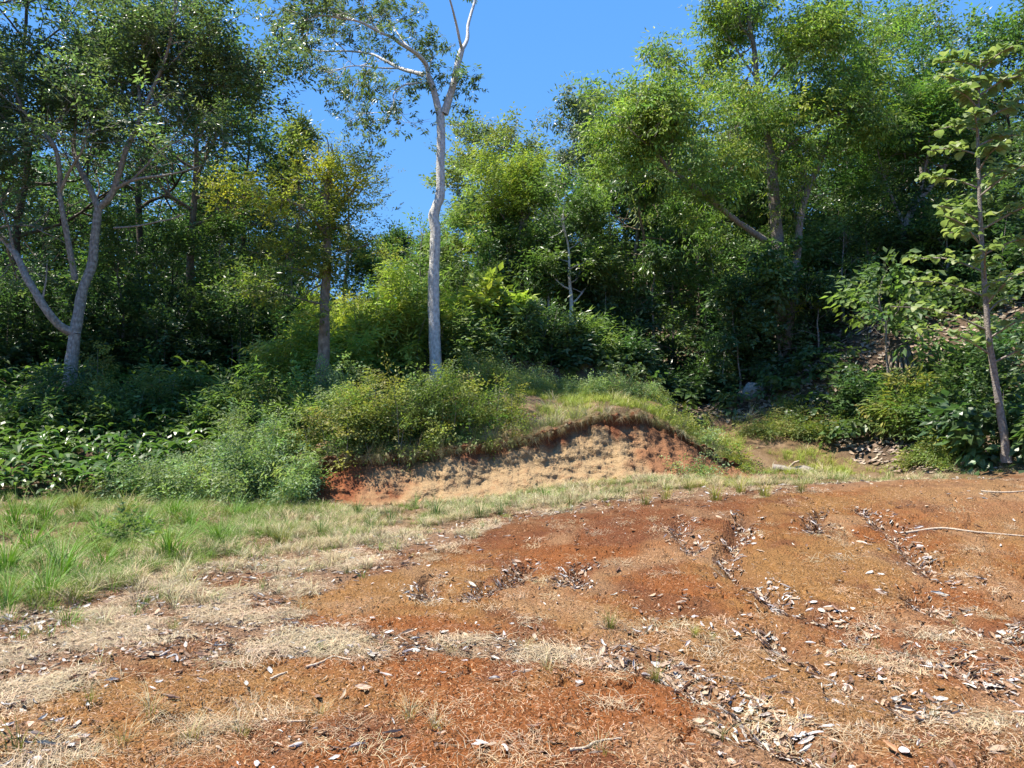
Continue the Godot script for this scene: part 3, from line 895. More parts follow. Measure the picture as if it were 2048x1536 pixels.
func build_grass() -> void:
	rng.seed = 2301
	var kinds := ["tuft", "tuft_low"]
	var xf := {"tuft": [], "tuft_low": [], "tuft_dry": []}
	var cl := {"tuft": PackedColorArray(), "tuft_low": PackedColorArray(), "tuft_dry": PackedColorArray()}
	for k in 120000:
		var d := 4.5 * pow(21.0 / 4.5, rng.randf())
		var x := rf(-1, 1) * (0.72 * d + 0.6)
		var e := d - green_edge(x)
		if e < -3.2: continue
		var lift := 0.0
		if x > -4.2 and x < 5.2:
			var bk := bank_at(x)
			if d > bk[1] - 0.25 and d < bk[2] - 0.1: continue
			if d >= bk[2] - 0.1 and d < bk[2] + 0.45: lift = maxf(0.0, bk[3] + 0.03 - lie(x, d))
		var n := n_zone.get_noise_2d(x * 55 + 10, d * 55 + 60) + 0.5 * n_zone.get_noise_2d(x * 160, d * 160)
		var p := ss(-0.6, 0.9, e) * ss(-0.1, 0.3, n + 0.12 * ss(-1.0, -4.5, x) * ss(-0.2, 1.0, e))
		if d > 15.2 and x > -2.0 and x < 7.5: p = maxf(p, 0.95 * ss(-0.4, 0.0, n))
		if x > -5.0 and x < 7.0 and e > 0.2 and d < 15.6: p = maxf(p, 0.8 * ss(0.2, 0.8, e) * ss(-0.45, 0.1, n))
		if x <= -3.0 and e > 0.0 and d < 14.3: p = maxf(p, 0.75 * ss(0.0, 0.6, e) * ss(-0.35, 0.1, n))
		if e < 0.3 and x < 1.5: p = maxf(p, 0.22 * (1.0 - bare(x, d)) * ss(-3.2, -0.5, e) * ss(-0.1, 0.3, n_zone.get_noise_2d(x * 90 + 5, d * 90)))
		if d > 14.5 and x < -4.2: p *= 0.25
		if x > 7.5 and d > 15.0: p *= 0.35
		if x > 4.6 and d > 14.0: p *= ss(-0.25, 0.2, n_zone.get_noise_2d(x * 70 + 600, d * 70))
		if rng.randf() > p * minf(1.0, 0.25 + d / 16.0) * 0.62: continue
		var dry := rng.randf() < lerpf(0.32, 0.10, ss(-2.0, -5.0, x)) + 0.3 * (1.0 - ss(0.0, 1.2, e)) - 0.3 * ss(15.6, 16.4, d)
		var w: String = "tuft_dry" if dry else "tuft" if rng.randf() < 0.35 + 0.3 * ss(-2.0, -4.0, x) else "tuft_low"
		var t := on_ground(x, d, rf(0, TAU), rf(0.55, 1.1) * (1.0 + 0.4 * ss(-2.0, -5.0, x)) * (1.0 + 0.7 * ss(15.0, 16.0, d)), -0.005 + lift)
		t.basis.y = t.basis.y.length() * (t.basis.y.normalized() * 0.4 + Vector3.UP * 0.6)
		xf[w].append(t)
		var c := Color(0.16, 0.255, 0.05).lerp(Color(0.30, 0.32, 0.06), ss(-0.2, 0.4, n_zone.get_noise_2d(x * 50, d * 50)) * (0.4 + 0.6 * ss(0, 3, x))).lerp(Color(0.34, 0.38, 0.07), 0.8 * ss(15.4, 16.2, d) * ss(-2.0, 0.0, x)) if not dry else Color(0.44, 0.37, 0.22)
		cl[w].append(shade(c, 0.25, 0.12))
	var root := Node3D.new()
	root.name = "grass"
	add_child(root)
	tag(root, "patchy short green and straw-coloured grass along the track", "grass", "", "stuff")
	for w in xf: copies("blades", S[w], M.grass_blade if w != "tuft_dry" else M.straw, xf[w], cl[w], root)
	# the clumps that stand out one by one
	var spots := [
		[-4.65, 7.86, "tuft_big", 1.95, Color(0.13, 0.25, 0.04), "largest green grass clump at the left, in front of the leafy weed", "bright green grass clumps on the left verge"],
		[-4.02, 8.95, "tuft_big", 1.69, Color(0.13, 0.25, 0.04), "big green grass clump right of the leafy weed on the left verge", "bright green grass clumps on the left verge"],
		[-5.85, 9.25, "tuft_big", 1.82, Color(0.13, 0.25, 0.04), "arching green grass clump at the front of the left verge, second from the left", "bright green grass clumps on the left verge"],
		[-4.25, 6.42, "tuft_big", 1.17, Color(0.13, 0.25, 0.04), "green grass clump cut by the left edge of the picture, nearest the straw", "bright green grass clumps on the left verge"],
		[-5.56, 10.26, "tuft_big", 1.56, Color(0.13, 0.25, 0.04), "arching green grass clump in the middle of the left verge, second from the left", "bright green grass clumps on the left verge"],
		[-7.08, 11.52, "tuft_big", 1.69, Color(0.13, 0.25, 0.04), "arching green grass clump at the back of the left verge, leftmost", "bright green grass clumps on the left verge"],
		[-5.35, 11.08, "tuft_big", 1.56, Color(0.13, 0.25, 0.04), "arching green grass clump in the middle of the left verge, third from the left", "bright green grass clumps on the left verge"],
		[-4.69, 11.08, "tuft_big", 1.43, Color(0.13, 0.25, 0.04), "arching green grass clump in the middle of the left verge, fourth from the left", "bright green grass clumps on the left verge"],
		[-3.80, 9.90, "tuft_big", 1.43, Color(0.13, 0.25, 0.04), "arching green grass clump in the middle of the left verge, fifth from the left", "bright green grass clumps on the left verge"],
		[-7.22, 12.55, "tuft_big", 1.69, Color(0.22, 0.22, 0.07), "arching green grass clump at the back of the left verge, second from the left", "bright green grass clumps on the left verge"],
		[-4.38, 12.01, "tuft_big", 1.43, Color(0.13, 0.25, 0.04), "arching green grass clump at the back of the left verge, fifth from the left", "bright green grass clumps on the left verge"],
		[-6.12, 12.01, "tuft_big", 1.69, Color(0.22, 0.22, 0.07), "arching green grass clump at the back of the left verge, third from the left", "bright green grass clumps on the left verge"],
		[-7.24, 11.08, "tuft_big", 1.82, Color(0.13, 0.25, 0.04), "arching green grass clump in the middle of the left verge, leftmost", "bright green grass clumps on the left verge"],
		[-5.22, 7.86, "tuft_big", 1.82, Color(0.13, 0.25, 0.04), "arching green grass clump at the front of the left verge, leftmost", "bright green grass clumps on the left verge"],
		[-4.25, 6.96, "tuft_big", 1.43, Color(0.13, 0.25, 0.04), "arching green grass clump at the front of the left verge, third from the left", "bright green grass clumps on the left verge"],
		[-3.02, 9.90, "tuft_big", 1.17, Color(0.22, 0.22, 0.07), "arching green grass clump in the middle of the left verge, sixth from the left", "bright green grass clumps on the left verge"],
		[-5.33, 12.01, "tuft_big", 1.56, Color(0.13, 0.25, 0.04), "arching green grass clump at the back of the left verge, fourth from the left", "bright green grass clumps on the left verge"],
		[-4.46, 8.36, "tuft_big", 1.30, Color(0.13, 0.25, 0.04), "arching green grass clump at the front of the left verge, fourth from the left", "bright green grass clumps on the left verge"],
		[-3.84, 12.55, "tuft_dark", 1.20, Color(0.10, 0.16, 0.05), "dark green upright grass clump left of the bank foot", "upright grass clumps along the track"],
		[-2.55, 12.55, "tuft_dark", 1.20, Color(0.10, 0.16, 0.05), "dark grass clump below the left end of the cut bank", "upright grass clumps along the track"],
		[-1.20, 11.86, "tuft_dark", 1.50, Color(0.10, 0.16, 0.05), "tallest dark grass clump, below the middle of the cut bank", "upright grass clumps along the track"],
		[-2.69, 10.66, "tuft_dark", 1.10, Color(0.10, 0.16, 0.05), "small upright grass clump along the near edge of the track, leftmost", "upright grass clumps along the track"],
		[-0.48, 11.37, "tuft_dark", 1.10, Color(0.10, 0.16, 0.05), "small upright grass clump along the near edge of the track, fourth from the left", "upright grass clumps along the track"],
		[-4.33, 12.55, "tuft_dark", 1.00, Color(0.10, 0.16, 0.05), "small upright grass clump along the track just under the bank, leftmost", "upright grass clumps along the track"],
		[-1.87, 11.65, "tuft_dark", 1.10, Color(0.10, 0.16, 0.05), "small upright grass clump along the near edge of the track, third from the left", "upright grass clumps along the track"],
		[-2.06, 11.01, "tuft_dark", 1.00, Color(0.10, 0.16, 0.05), "small upright grass clump along the near edge of the track, second from the left", "upright grass clumps along the track"],
		[0.54, 12.47, "tuft_dark", 1.20, Color(0.13, 0.25, 0.04), "green grass clump at the foot of the sandy bank face", "upright grass clumps along the track"],
		[0.86, 11.26, "tuft_dark", 0.90, Color(0.22, 0.22, 0.07), "small upright grass clump along the near edge of the track, sixth from the left", "upright grass clumps along the track"],
		[-0.18, 11.41, "tuft_dark", 1.00, Color(0.10, 0.16, 0.05), "small upright grass clump along the near edge of the track, fifth from the left", "upright grass clumps along the track"],
		[-1.70, 13.32, "tuft_dark", 1.00, Color(0.13, 0.25, 0.04), "small upright grass clump along the track just under the bank, second from the left", "upright grass clumps along the track"],
		[1.71, 11.99, "tuft_dark", 1.00, Color(0.10, 0.16, 0.05), "small upright grass clump along the near edge of the track, seventh from the left", "upright grass clumps along the track"],
		[2.22, 10.99, "tuft_dark", 1.00, Color(0.30, 0.30, 0.06), "small upright grass clump along the near edge of the track, ninth from the left", "upright grass clumps along the track"],
		[2.85, 10.64, "tuft_dark", 1.10, Color(0.30, 0.30, 0.06), "small upright grass clump along the near edge of the track, farthest right", "upright grass clumps along the track"],
		[3.56, 10.67, "tuft_dark", 1.10, Color(0.30, 0.30, 0.06), "small upright grass clump along the near edge of the track, farthest right", "upright grass clumps along the track"],
		[1.88, 10.70, "tuft_dark", 0.90, Color(0.22, 0.22, 0.07), "small upright grass clump along the near edge of the track, eighth from the left", "upright grass clumps along the track"],
		[4.19, 11.02, "tuft_dark", 1.00, Color(0.22, 0.22, 0.07), "small upright grass clump along the near edge of the track, farthest right", "upright grass clumps along the track"],
		[3.39, 11.29, "tuft_dark", 1.10, Color(0.30, 0.30, 0.06), "small upright grass clump along the near edge of the track, farthest right", "upright grass clumps along the track"],
		[2.71, 11.56, "tuft_dark", 1.00, Color(0.22, 0.22, 0.07), "small upright grass clump along the near edge of the track, tenth from the left", "upright grass clumps along the track"],
		[0.76, 5.95, "tuft_dark", 0.62, Color(0.22, 0.22, 0.07), "olive grass clump beside dark leaves in the middle of the bare soil", ""],
		[1.37, 5.74, "tuft_dark", 0.42, Color(0.30, 0.30, 0.06), "small yellow-green grass clump on the bare soil, right of the olive one", ""],
		[2.74, 5.74, "tuft_dark", 0.40, Color(0.22, 0.22, 0.07), "little green tuft growing in the leaf-filled channel at right", ""],
		[0.89, 4.77, "tuft_dark", 0.55, Color(0.22, 0.22, 0.07), "grass clump on the dark litter patch in the right foreground", ""],
		[-3.21, 6.96, "tuft", 1.28, Color(0.22, 0.22, 0.07), "thin upright olive weed tuft standing in the straw at left", ""],
		[-2.61, 5.90, "tuft_dark", 0.50, Color(0.22, 0.22, 0.07), "short green tuft in the straw below the thin olive weed", ""],
		[-1.36, 5.44, "tuft_dark", 0.35, Color(0.10, 0.16, 0.05), "tiny dark tuft by the white leaf on red soil", ""],
		[1.49, 5.69, "tuft_dark", 0.25, Color(0.13, 0.25, 0.04), "tiny bright green sprout on the bare soil", ""],
		[-2.41, 4.39, "tuft_dark", 0.45, Color(0.22, 0.22, 0.07), "small olive tuft in the straw near the left foreground", ""],
		[-2.42, 3.80, "tuft", 1.28, Color(0.22, 0.22, 0.07), "olive tuft cut by the bottom left corner", ""],
		[3.60, 6.29, "tuft_dark", 0.45, Color(0.10, 0.16, 0.05), "grey-green tuft above the big channel at right", ""],
		[2.41, 4.39, "tuft_dark", 0.40, Color(0.42, 0.35, 0.2), "dry tuft on pale soil at lower right", ""],
		[-0.56, 4.22, "tuft_dry", 0.90, Color(0.42, 0.35, 0.2), "bleached straw tuft splayed flat near the bottom of the picture, sixth from the left", "straw tufts in the foreground"],
		[-0.92, 5.56, "tuft_dry", 0.80, Color(0.42, 0.35, 0.2), "bleached straw tuft lying farther up the foreground, third from the left", "straw tufts in the foreground"],
		[-0.41, 4.07, "tuft_dry", 0.80, Color(0.42, 0.35, 0.2), "bleached straw tuft splayed flat near the bottom of the picture, seventh from the left", "straw tufts in the foreground"],
		[-1.06, 4.24, "tuft_dry", 0.70, Color(0.42, 0.35, 0.2), "bleached straw tuft splayed flat near the bottom of the picture, fifth from the left", "straw tufts in the foreground"],
		[0.43, 3.80, "tuft_dry", 0.80, Color(0.42, 0.35, 0.2), "bleached straw tuft splayed flat near the bottom of the picture, eighth from the left", "straw tufts in the foreground"],
		[-0.44, 5.44, "tuft_dry", 0.70, Color(0.42, 0.35, 0.2), "bleached straw tuft lying farther up the foreground, fourth from the left", "straw tufts in the foreground"],
		[-1.99, 4.24, "tuft_dry", 1.00, Color(0.42, 0.35, 0.2), "bleached straw tuft splayed flat near the bottom of the picture, second from the left", "straw tufts in the foreground"],
		[-1.64, 3.92, "tuft_dry", 1.00, Color(0.42, 0.35, 0.2), "bleached straw tuft splayed flat near the bottom of the picture, third from the left", "straw tufts in the foreground"],
		[-1.40, 3.97, "tuft_dry", 0.90, Color(0.42, 0.35, 0.2), "bleached straw tuft splayed flat near the bottom of the picture, fourth from the left", "straw tufts in the foreground"],
		[-1.97, 3.92, "tuft_dry", 0.90, Color(0.42, 0.35, 0.2), "bleached straw tuft splayed flat near the bottom of the picture, leftmost", "straw tufts in the foreground"],
		[1.06, 3.92, "tuft_dry", 0.80, Color(0.42, 0.35, 0.2), "bleached straw tuft splayed flat near the bottom of the picture, ninth from the left", "straw tufts in the foreground"],
		[-2.74, 5.10, "tuft_dry", 0.80, Color(0.42, 0.35, 0.2), "bleached straw tuft lying farther up the foreground, leftmost", "straw tufts in the foreground"],
		[-1.82, 6.58, "tuft_dry", 0.80, Color(0.42, 0.35, 0.2), "bleached straw tuft lying farther up the foreground, second from the left", "straw tufts in the foreground"],
		[0.22, 5.01, "tuft_dry", 0.90, Color(0.42, 0.35, 0.2), "bleached straw tuft lying farther up the foreground, sixth from the left", "straw tufts in the foreground"],
		[0.09, 5.44, "tuft_dry", 0.90, Color(0.42, 0.35, 0.2), "bleached straw tuft lying farther up the foreground, fifth from the left", "straw tufts in the foreground"],
	]
	for q in spots.size():
		var s: Array = spots[q]
		var x: float = s[0]
		var d: float = s[1]
		var o := MeshInstance3D.new()
		o.name = numbered("grass_tuft")
		o.mesh = S[s[2]]
		var m: StandardMaterial3D = M.grass_blade.duplicate()
		m.resource_name = "grass_tuft_blade"
		m.albedo_color = s[4].linear_to_srgb()
		o.material_override = m
		add_child(o)
		o.position = Vector3(x, lie(x, d) - 0.01, -d)
		o.rotation.y = q * 1.7
		o.scale = Vector3.ONE * s[3]
		tag(o, s[5], "grass", s[6])
	# dead grass and rootlets hanging over the lip of the bank
	var hx := []
	var hc := PackedColorArray()
	for k in 300:
		var x := rf(-4.0, 4.6)
		var e := bank_at(x)
		var y: float = e[3] + rf(-0.05, 0.03)
		var dd: float = e[1] + (e[2] - e[1]) * rf(0.66, 0.95) + 0.16 * n_zone.get_noise_2d(x * 110, 7)
		var s := rf(0.5, 1.1)
		hx.append(Transform3D(Basis.from_euler(Vector3(rf(1.3, 3.0), rf(-0.6, 0.6), rf(-0.5, 0.5))).scaled(Vector3.ONE * s), Vector3(x, y, -dd + 0.04)))
		hc.append(shade(Color(0.34, 0.27, 0.15).lerp(Color(0.16, 0.19, 0.06), pow(rng.randf(), 2.0)), 0.3, 0.1))
	var fr := copies("hanging_grass", S.tuft_dry, M.straw, hx, hc, self)
	tag(fr, "dead grass and rootlets hanging over the lip of the cut bank", "dry grass", "", "stuff")

func stick(label: String, pts: Array, r: float, mat := "dry_wood", called := "stick") -> void:
	var base: Vector3 = pts[0]
	var own := []
	for p in curve(pts, 5): own.append(p - base + Vector3(rf(-1, 1), 0, rf(-1, 1)) * r * 0.5)
	var b := Buf.new()
	tube(b, own, r, r * 0.55, 6, 0.3)
	var o := part(numbered(called), b.mesh(M[mat]), self)
	o.position = base
	tag(o, label, "stick")

func ground_line(flat: Array, lift: float) -> Array:
	var out := []
	for p in flat: out.append(Vector3(p[0], lie(p[0], p[1]) + lift, -p[1]))
	return out

func build_wood() -> void:
	rng.seed = 2401
	stick("long brown stick on the orange mound at the right edge", ground_line([[4.53, 8.75], [4.97, 8.82], [5.30, 8.62], [5.80, 8.52]], 0.014), 0.016)
	stick("thin dark twig on the crest of the orange mound", ground_line([[6.33, 10.25], [6.61, 10.16], [6.96, 10.19]], 0.013), 0.014)
	stick("crooked stick on the red soil patch at left", ground_line([[-1.85, 5.35], [-1.75, 5.44], [-1.70, 5.62], [-1.66, 5.72]], 0.010), 0.011)
	stick("bent pale twig on the red soil, right of the crooked stick", ground_line([[-1.35, 5.03], [-1.28, 5.13], [-1.22, 5.24], [-1.08, 5.13]], 0.009), 0.010)
	stick("short stick on the red soil below the crooked stick", ground_line([[-1.52, 4.84], [-1.48, 4.90], [-1.44, 4.93]], 0.008), 0.009)
	stick("pale stick on red soil at the bottom, right of the white curled leaf", ground_line([[0.28, 3.78], [0.36, 3.82], [0.44, 3.89], [0.56, 3.93]], 0.009), 0.010)
	stick("tan strip of bark lying in the leaf-filled channel", ground_line([[1.38, 4.55], [1.45, 4.40], [1.45, 4.18]], 0.009), 0.010)
	stick("dark twig on the litter patch in the right foreground", ground_line([[0.95, 4.77], [1.14, 4.66], [1.24, 4.47]], 0.008), 0.009)
	stick("small twig on red soil in the lower left", ground_line([[-1.20, 4.12], [-1.11, 4.13]], 0.007), 0.008)
	# rotten log beside the track
	var a := Vector3(5.98, lie(5.98, 17.30) + 0.06, -17.30)
	var c := Vector3(6.61, lie(6.61, 16.60) + 0.05, -16.60)
	var lg := thing("fallen_log", "pale rotting log lying in the grass right of the bank", "log", a)
	var b := Buf.new()
	var pts := []
	for k in 13: pts.append((c - a) * k / 12.0 + Vector3(0, 0.02 * sin(k * 0.9), 0.02 * cos(k * 1.3)))
	tube(b, pts, 0.085, 0.07, 14, 0.6)
	part("bark", b.mesh(M.bark_grey), lg)
	var e := Buf.new()
	tube(e, [(c - a) * 0.995, (c - a) * 1.01], 0.062, 0.058, 10, 0.2)
	part("broken_end", e.mesh(M.bark_brown), lg)
	var e2 := Buf.new()
	tube(e2, [(c - a) * 0.42 + Vector3(0, 0.05, 0), (c - a) * 0.5 + Vector3(0, 0.16, 0.1), (c - a) * 0.55 + Vector3(0.03, 0.2, 0.16)], 0.035, 0.015, 7, 0.3)
	part("branch_stub", e2.mesh(M.dry_wood), lg)
	# stump with roots running down
	var sx := 9.95
	var sd := 19.3
	var sb := Vector3(sx, lie(sx, sd) - 0.1, -sd)
	var st := thing("tree_stump", "dark stump with a skirt of roots on the shaded slope", "stump", sb)
	var sbuf := Buf.new()
	tube(sbuf, curve([Vector3(0, 0, 0), Vector3(0.02, 0.5, 0), Vector3(0.0, 1.0, 0.05)], 5), 0.30, 0.22, 14, 0.5, 1.0, 0.5)
	part("trunk", sbuf.mesh(M.bark_dark), st)
	for k in 9:
		var an := 0.2 + k * 0.35
		var rb := Buf.new()
		var out := Vector3(cos(an), 0, sin(an))
		tube(rb, curve([Vector3(0, 0.85, 0) + out * 0.2, Vector3(0, 0.4, 0) + out * 0.3, out * 0.55 + Vector3(0, -0.1, 0)], 4), 0.035, 0.05, 6, 0.3)
		part("root", rb.mesh(M.bark_brown), st)

func build_rocks() -> void:
	var spots := [
		[6.85, 21.4, 0.34, "grey boulder at the shaded foot of the right-hand forest"],
		[7.46, 21.6, 0.2, "small grey rock beside the boulder in the forest shade"],
	]
	for q in spots.size():
		var s: Array = spots[q]
		rng.seed = 2500 + q
		var b := Buf.new()
		for k in 13:
			var th := PI * k / 12.0
			for w in 20:
				var ph := TAU * w / 20.0
				var nn := Vector3(sin(th) * cos(ph), cos(th), sin(th) * sin(ph))
				var rr := 1.0 + 0.5 * n_clod.get_noise_3d(nn.x * 1.3 + q * 9, nn.y * 1.3, nn.z * 1.3) + 0.15 * n_clod.get_noise_3d(nn.x * 4 + q * 9, nn.y * 4, nn.z * 4)
				b.v.append(nn * rr * s[2] * Vector3(1.15, 0.85, 0.9))
		for k in 12:
			for w in 20:
				var p := k * 20 + w
				var p2 := k * 20 + (w + 1) % 20
				b.i.append(p); b.i.append(p2); b.i.append(p + 20)
				b.i.append(p2); b.i.append(p2 + 20); b.i.append(p + 20)
		var stt := SurfaceTool.new()
		stt.create_from(b.mesh(null, false), 0)
		stt.generate_normals()
		var o := part(numbered("boulder"), stt.commit(), self)
		o.set_surface_override_material(0, M.rock)
		o.position = Vector3(s[0], lie(s[0], s[1]) + s[2] * 0.3, -s[1])
		tag(o, s[3], "rock")

# ---------------------------------------------------------------- undergrowth
func build_broadleaf() -> void:
	# low plants with big paddle leaves on the left slope; the leaves are parts
	var protos := []
	for v in 3:
		rng.seed = 2600 + v
		var p := Node3D.new()
		p.name = "proto"
		var n: int = [8, 7, 9][v]
		for k in n:
			var o := part("leaf", S[["paddle", "paddle_wide", "paddle_long"][v]], p)
			var m: StandardMaterial3D = M.leaf_glossy.duplicate()
			m.resource_name = "broad_leaf"
			m.albedo_color = shade([Color(0.10, 0.175, 0.055), Color(0.13, 0.20, 0.06), Color(0.085, 0.15, 0.05)][v], 0.25, 0.1).linear_to_srgb()
			o.material_override = m
			o.rotation = Vector3(rf(-0.25, 0.25), k * 2.4 + rf(-0.3, 0.3), rf(-0.35, 0.25))
			o.scale = Vector3.ONE * rf(0.75, 1.15)
			o.position = Vector3(0, rf(0.0, 0.16), 0)
		protos.append(p)
	rng.seed = 2650
	var made := 0
	var tries := 0
	while made < 190 and tries < 4000:
		tries += 1
		var d := rf(14.3, 22.0)
		var x := rf(-0.72 * d - 0.3, -3.0)
		if x > -4.9 and d < 18.5: continue
		if x > -6.0 and d < 15.6: continue
		var v := rng.randi() % 3
		var o: Node3D = protos[v].duplicate()
		o.name = numbered("broadleaf_plant")
		add_child(o)
		o.position = Vector3(x, lie(x, d) + rf(-0.02, 0.25), -d)
		o.rotation.y = rf(0, TAU)
		o.scale = Vector3.ONE * rf(0.55, 1.1)
		made += 1
		var row := "at the front edge of the shaded slope" if d < 16.2 else "halfway up the slope" if d < 19.0 else "high under the trees"
		var near_by := "below the forked tree" if x < -8.5 else "right of the forked tree" if x < -6.0 else "near the vine-clad tree"
		tag(o, "%s plant %s, %s" % [["paddle-leaved", "round-leaved", "strap-leaved"][v], row, near_by], "plant", "%s plants %s" % [["paddle-leaved", "round-leaved", "strap-leaved"][v], row])
	for p in protos: p.free()
	# a dense carpet of the same leaves between them
	var xf := []
	var cl := PackedColorArray()
	rng.seed = 2660
	for k in 8500:
		var d := rf(14.2, 25.0)
		var x := rf(-0.75 * d - 0.5, -2.4)
		if x > -4.9 and d < 17.5: continue
		if x > -6.5 and d < 15.3: continue
		if n_zone.get_noise_2d(x * 90, d * 90) < rf(-0.5, 0.05): continue
		var s := rf(0.35, 0.95)
		xf.append(Transform3D(Basis.from_euler(Vector3(rf(-0.3, 0.3), rf(0, TAU), rf(-0.3, 0.3))).scaled(Vector3.ONE * s), Vector3(x, lie(x, d) + rf(-0.05, 0.15) + 0.55 * rng.randf() * maxf(0.0, n_zone.get_noise_2d(x * 120, d * 120) + 0.3), -d)))
		cl.append(shade(Color(0.08, 0.145, 0.045).lerp(Color(0.17, 0.24, 0.06), pow(rng.randf(), 3.0)), 0.3, 0.12))
	var g := copies("undergrowth", S.paddle, M.leaf_glossy, xf, cl, self)
	tag(g, "carpet of dark glossy leaves on the left slope under the trees", "undergrowth", "", "stuff")

func build_floor() -> void:
	# fallen leaves and seedlings on the forest floor, centre and right
	rng.seed = 2700
	var xf := []
	var cl := PackedColorArray()
	for k in 26000:
		var d := rf(14.0, 34.0)
		var x := rf(-6.0, 0.74 * d + 1.0)
		if forest(x, d) < 0.5: continue
		xf.append(on_ground(x, d, rf(0, TAU), rf(1.0, 1.9), rf(0.0, 0.05)))
		cl.append(shade(Color(0.19, 0.14, 0.10).lerp(Color(0.33, 0.27, 0.21), pow(rng.randf(), 2.0)), 0.3, 0.08))
	var g := copies("forest_litter", S.dead1, M.dead_leaf, xf, cl, self)
	tag(g, "brown leaf litter covering the shaded forest floor", "leaf litter", "", "stuff")
	var sx := []
	var sc := PackedColorArray()
	for k in 2600:
		var d := rf(18.0, 33.0)
		var x := rf(-3.0, 0.74 * d + 1.0)
		if forest(x, d) < 0.5 or n_zone.get_noise_2d(x * 50, d * 50) < rf(-0.3, 0.3): continue
		for w in 5:
			var o := rdir() * 0.35
			var q := Vector3(x + o.x, lie(x, d) + 0.12 + 0.5 * absf(o.y) * 2.0, -d + o.z)
			sx.append(Transform3D(Basis.from_euler(Vector3(rf(-0.4, 0.4), rf(0, TAU), rf(-0.3, 0.6))).scaled(Vector3.ONE * rf(0.6, 1.1)), q))
			sc.append(shade(Color(0.10, 0.155, 0.055), 0.35, 0.12))
	var g2 := copies("seedlings", S.broad, M.leaf_glossy, sx, sc, self)
	tag(g2, "dark seedlings scattered over the shaded forest floor", "undergrowth", "", "stuff")

func build_far_wood() -> void:
	# the far edge of the wood reads as one mass of leaves between the trunks
	rng.seed = 2800
	for side in 2:
		var xf := []
		var cl := PackedColorArray()
		for k in (24000 if side == 0 else 13000):
			var d := rf(33.0, 46.0)
			var x := rf(-0.95 * d, -4.0) if side == 0 else rf(-4.0, 0.95 * d)
			var n := n_zone.get_noise_2d(x * 14 + 77, d * 9)
			var top := (lerpf(9.0, 2.5, ss(-17.0, -10.0, x)) if side == 0 else lerpf(2.0, 6.0, ss(2.0, 9.0, x))) + lerpf(4.5, 1.5, ss(-17.0, -10.0, x) * (1.0 - ss(2.0, 9.0, x))) * n
			var y := rng.randf()
			var q := Vector3(x, land(x, d) + top * y, -d)
			if n_clod.get_noise_3d(q.x * 0.35, q.y * 0.35, q.z * 0.35) < -0.22 + 0.2 * y: continue
			var s := rf(1.4, 2.4)
			xf.append(Transform3D(Basis.from_euler(Vector3(rf(-0.6, 0.6), rf(0, TAU), rf(-0.6, 0.6))).scaled(Vector3.ONE * s), q))
			cl.append(shade(Color(0.10, 0.155, 0.06), 0.35, 0.12))
		var g := copies(numbered("far_wood"), S.oval, M.leaf_glossy, xf, cl, self)
		tag(g, ["dark mass of leaves closing the wood behind the left trunks", "dark mass of leaves closing the wood on the hill behind"][side], "wood", "", "stuff")

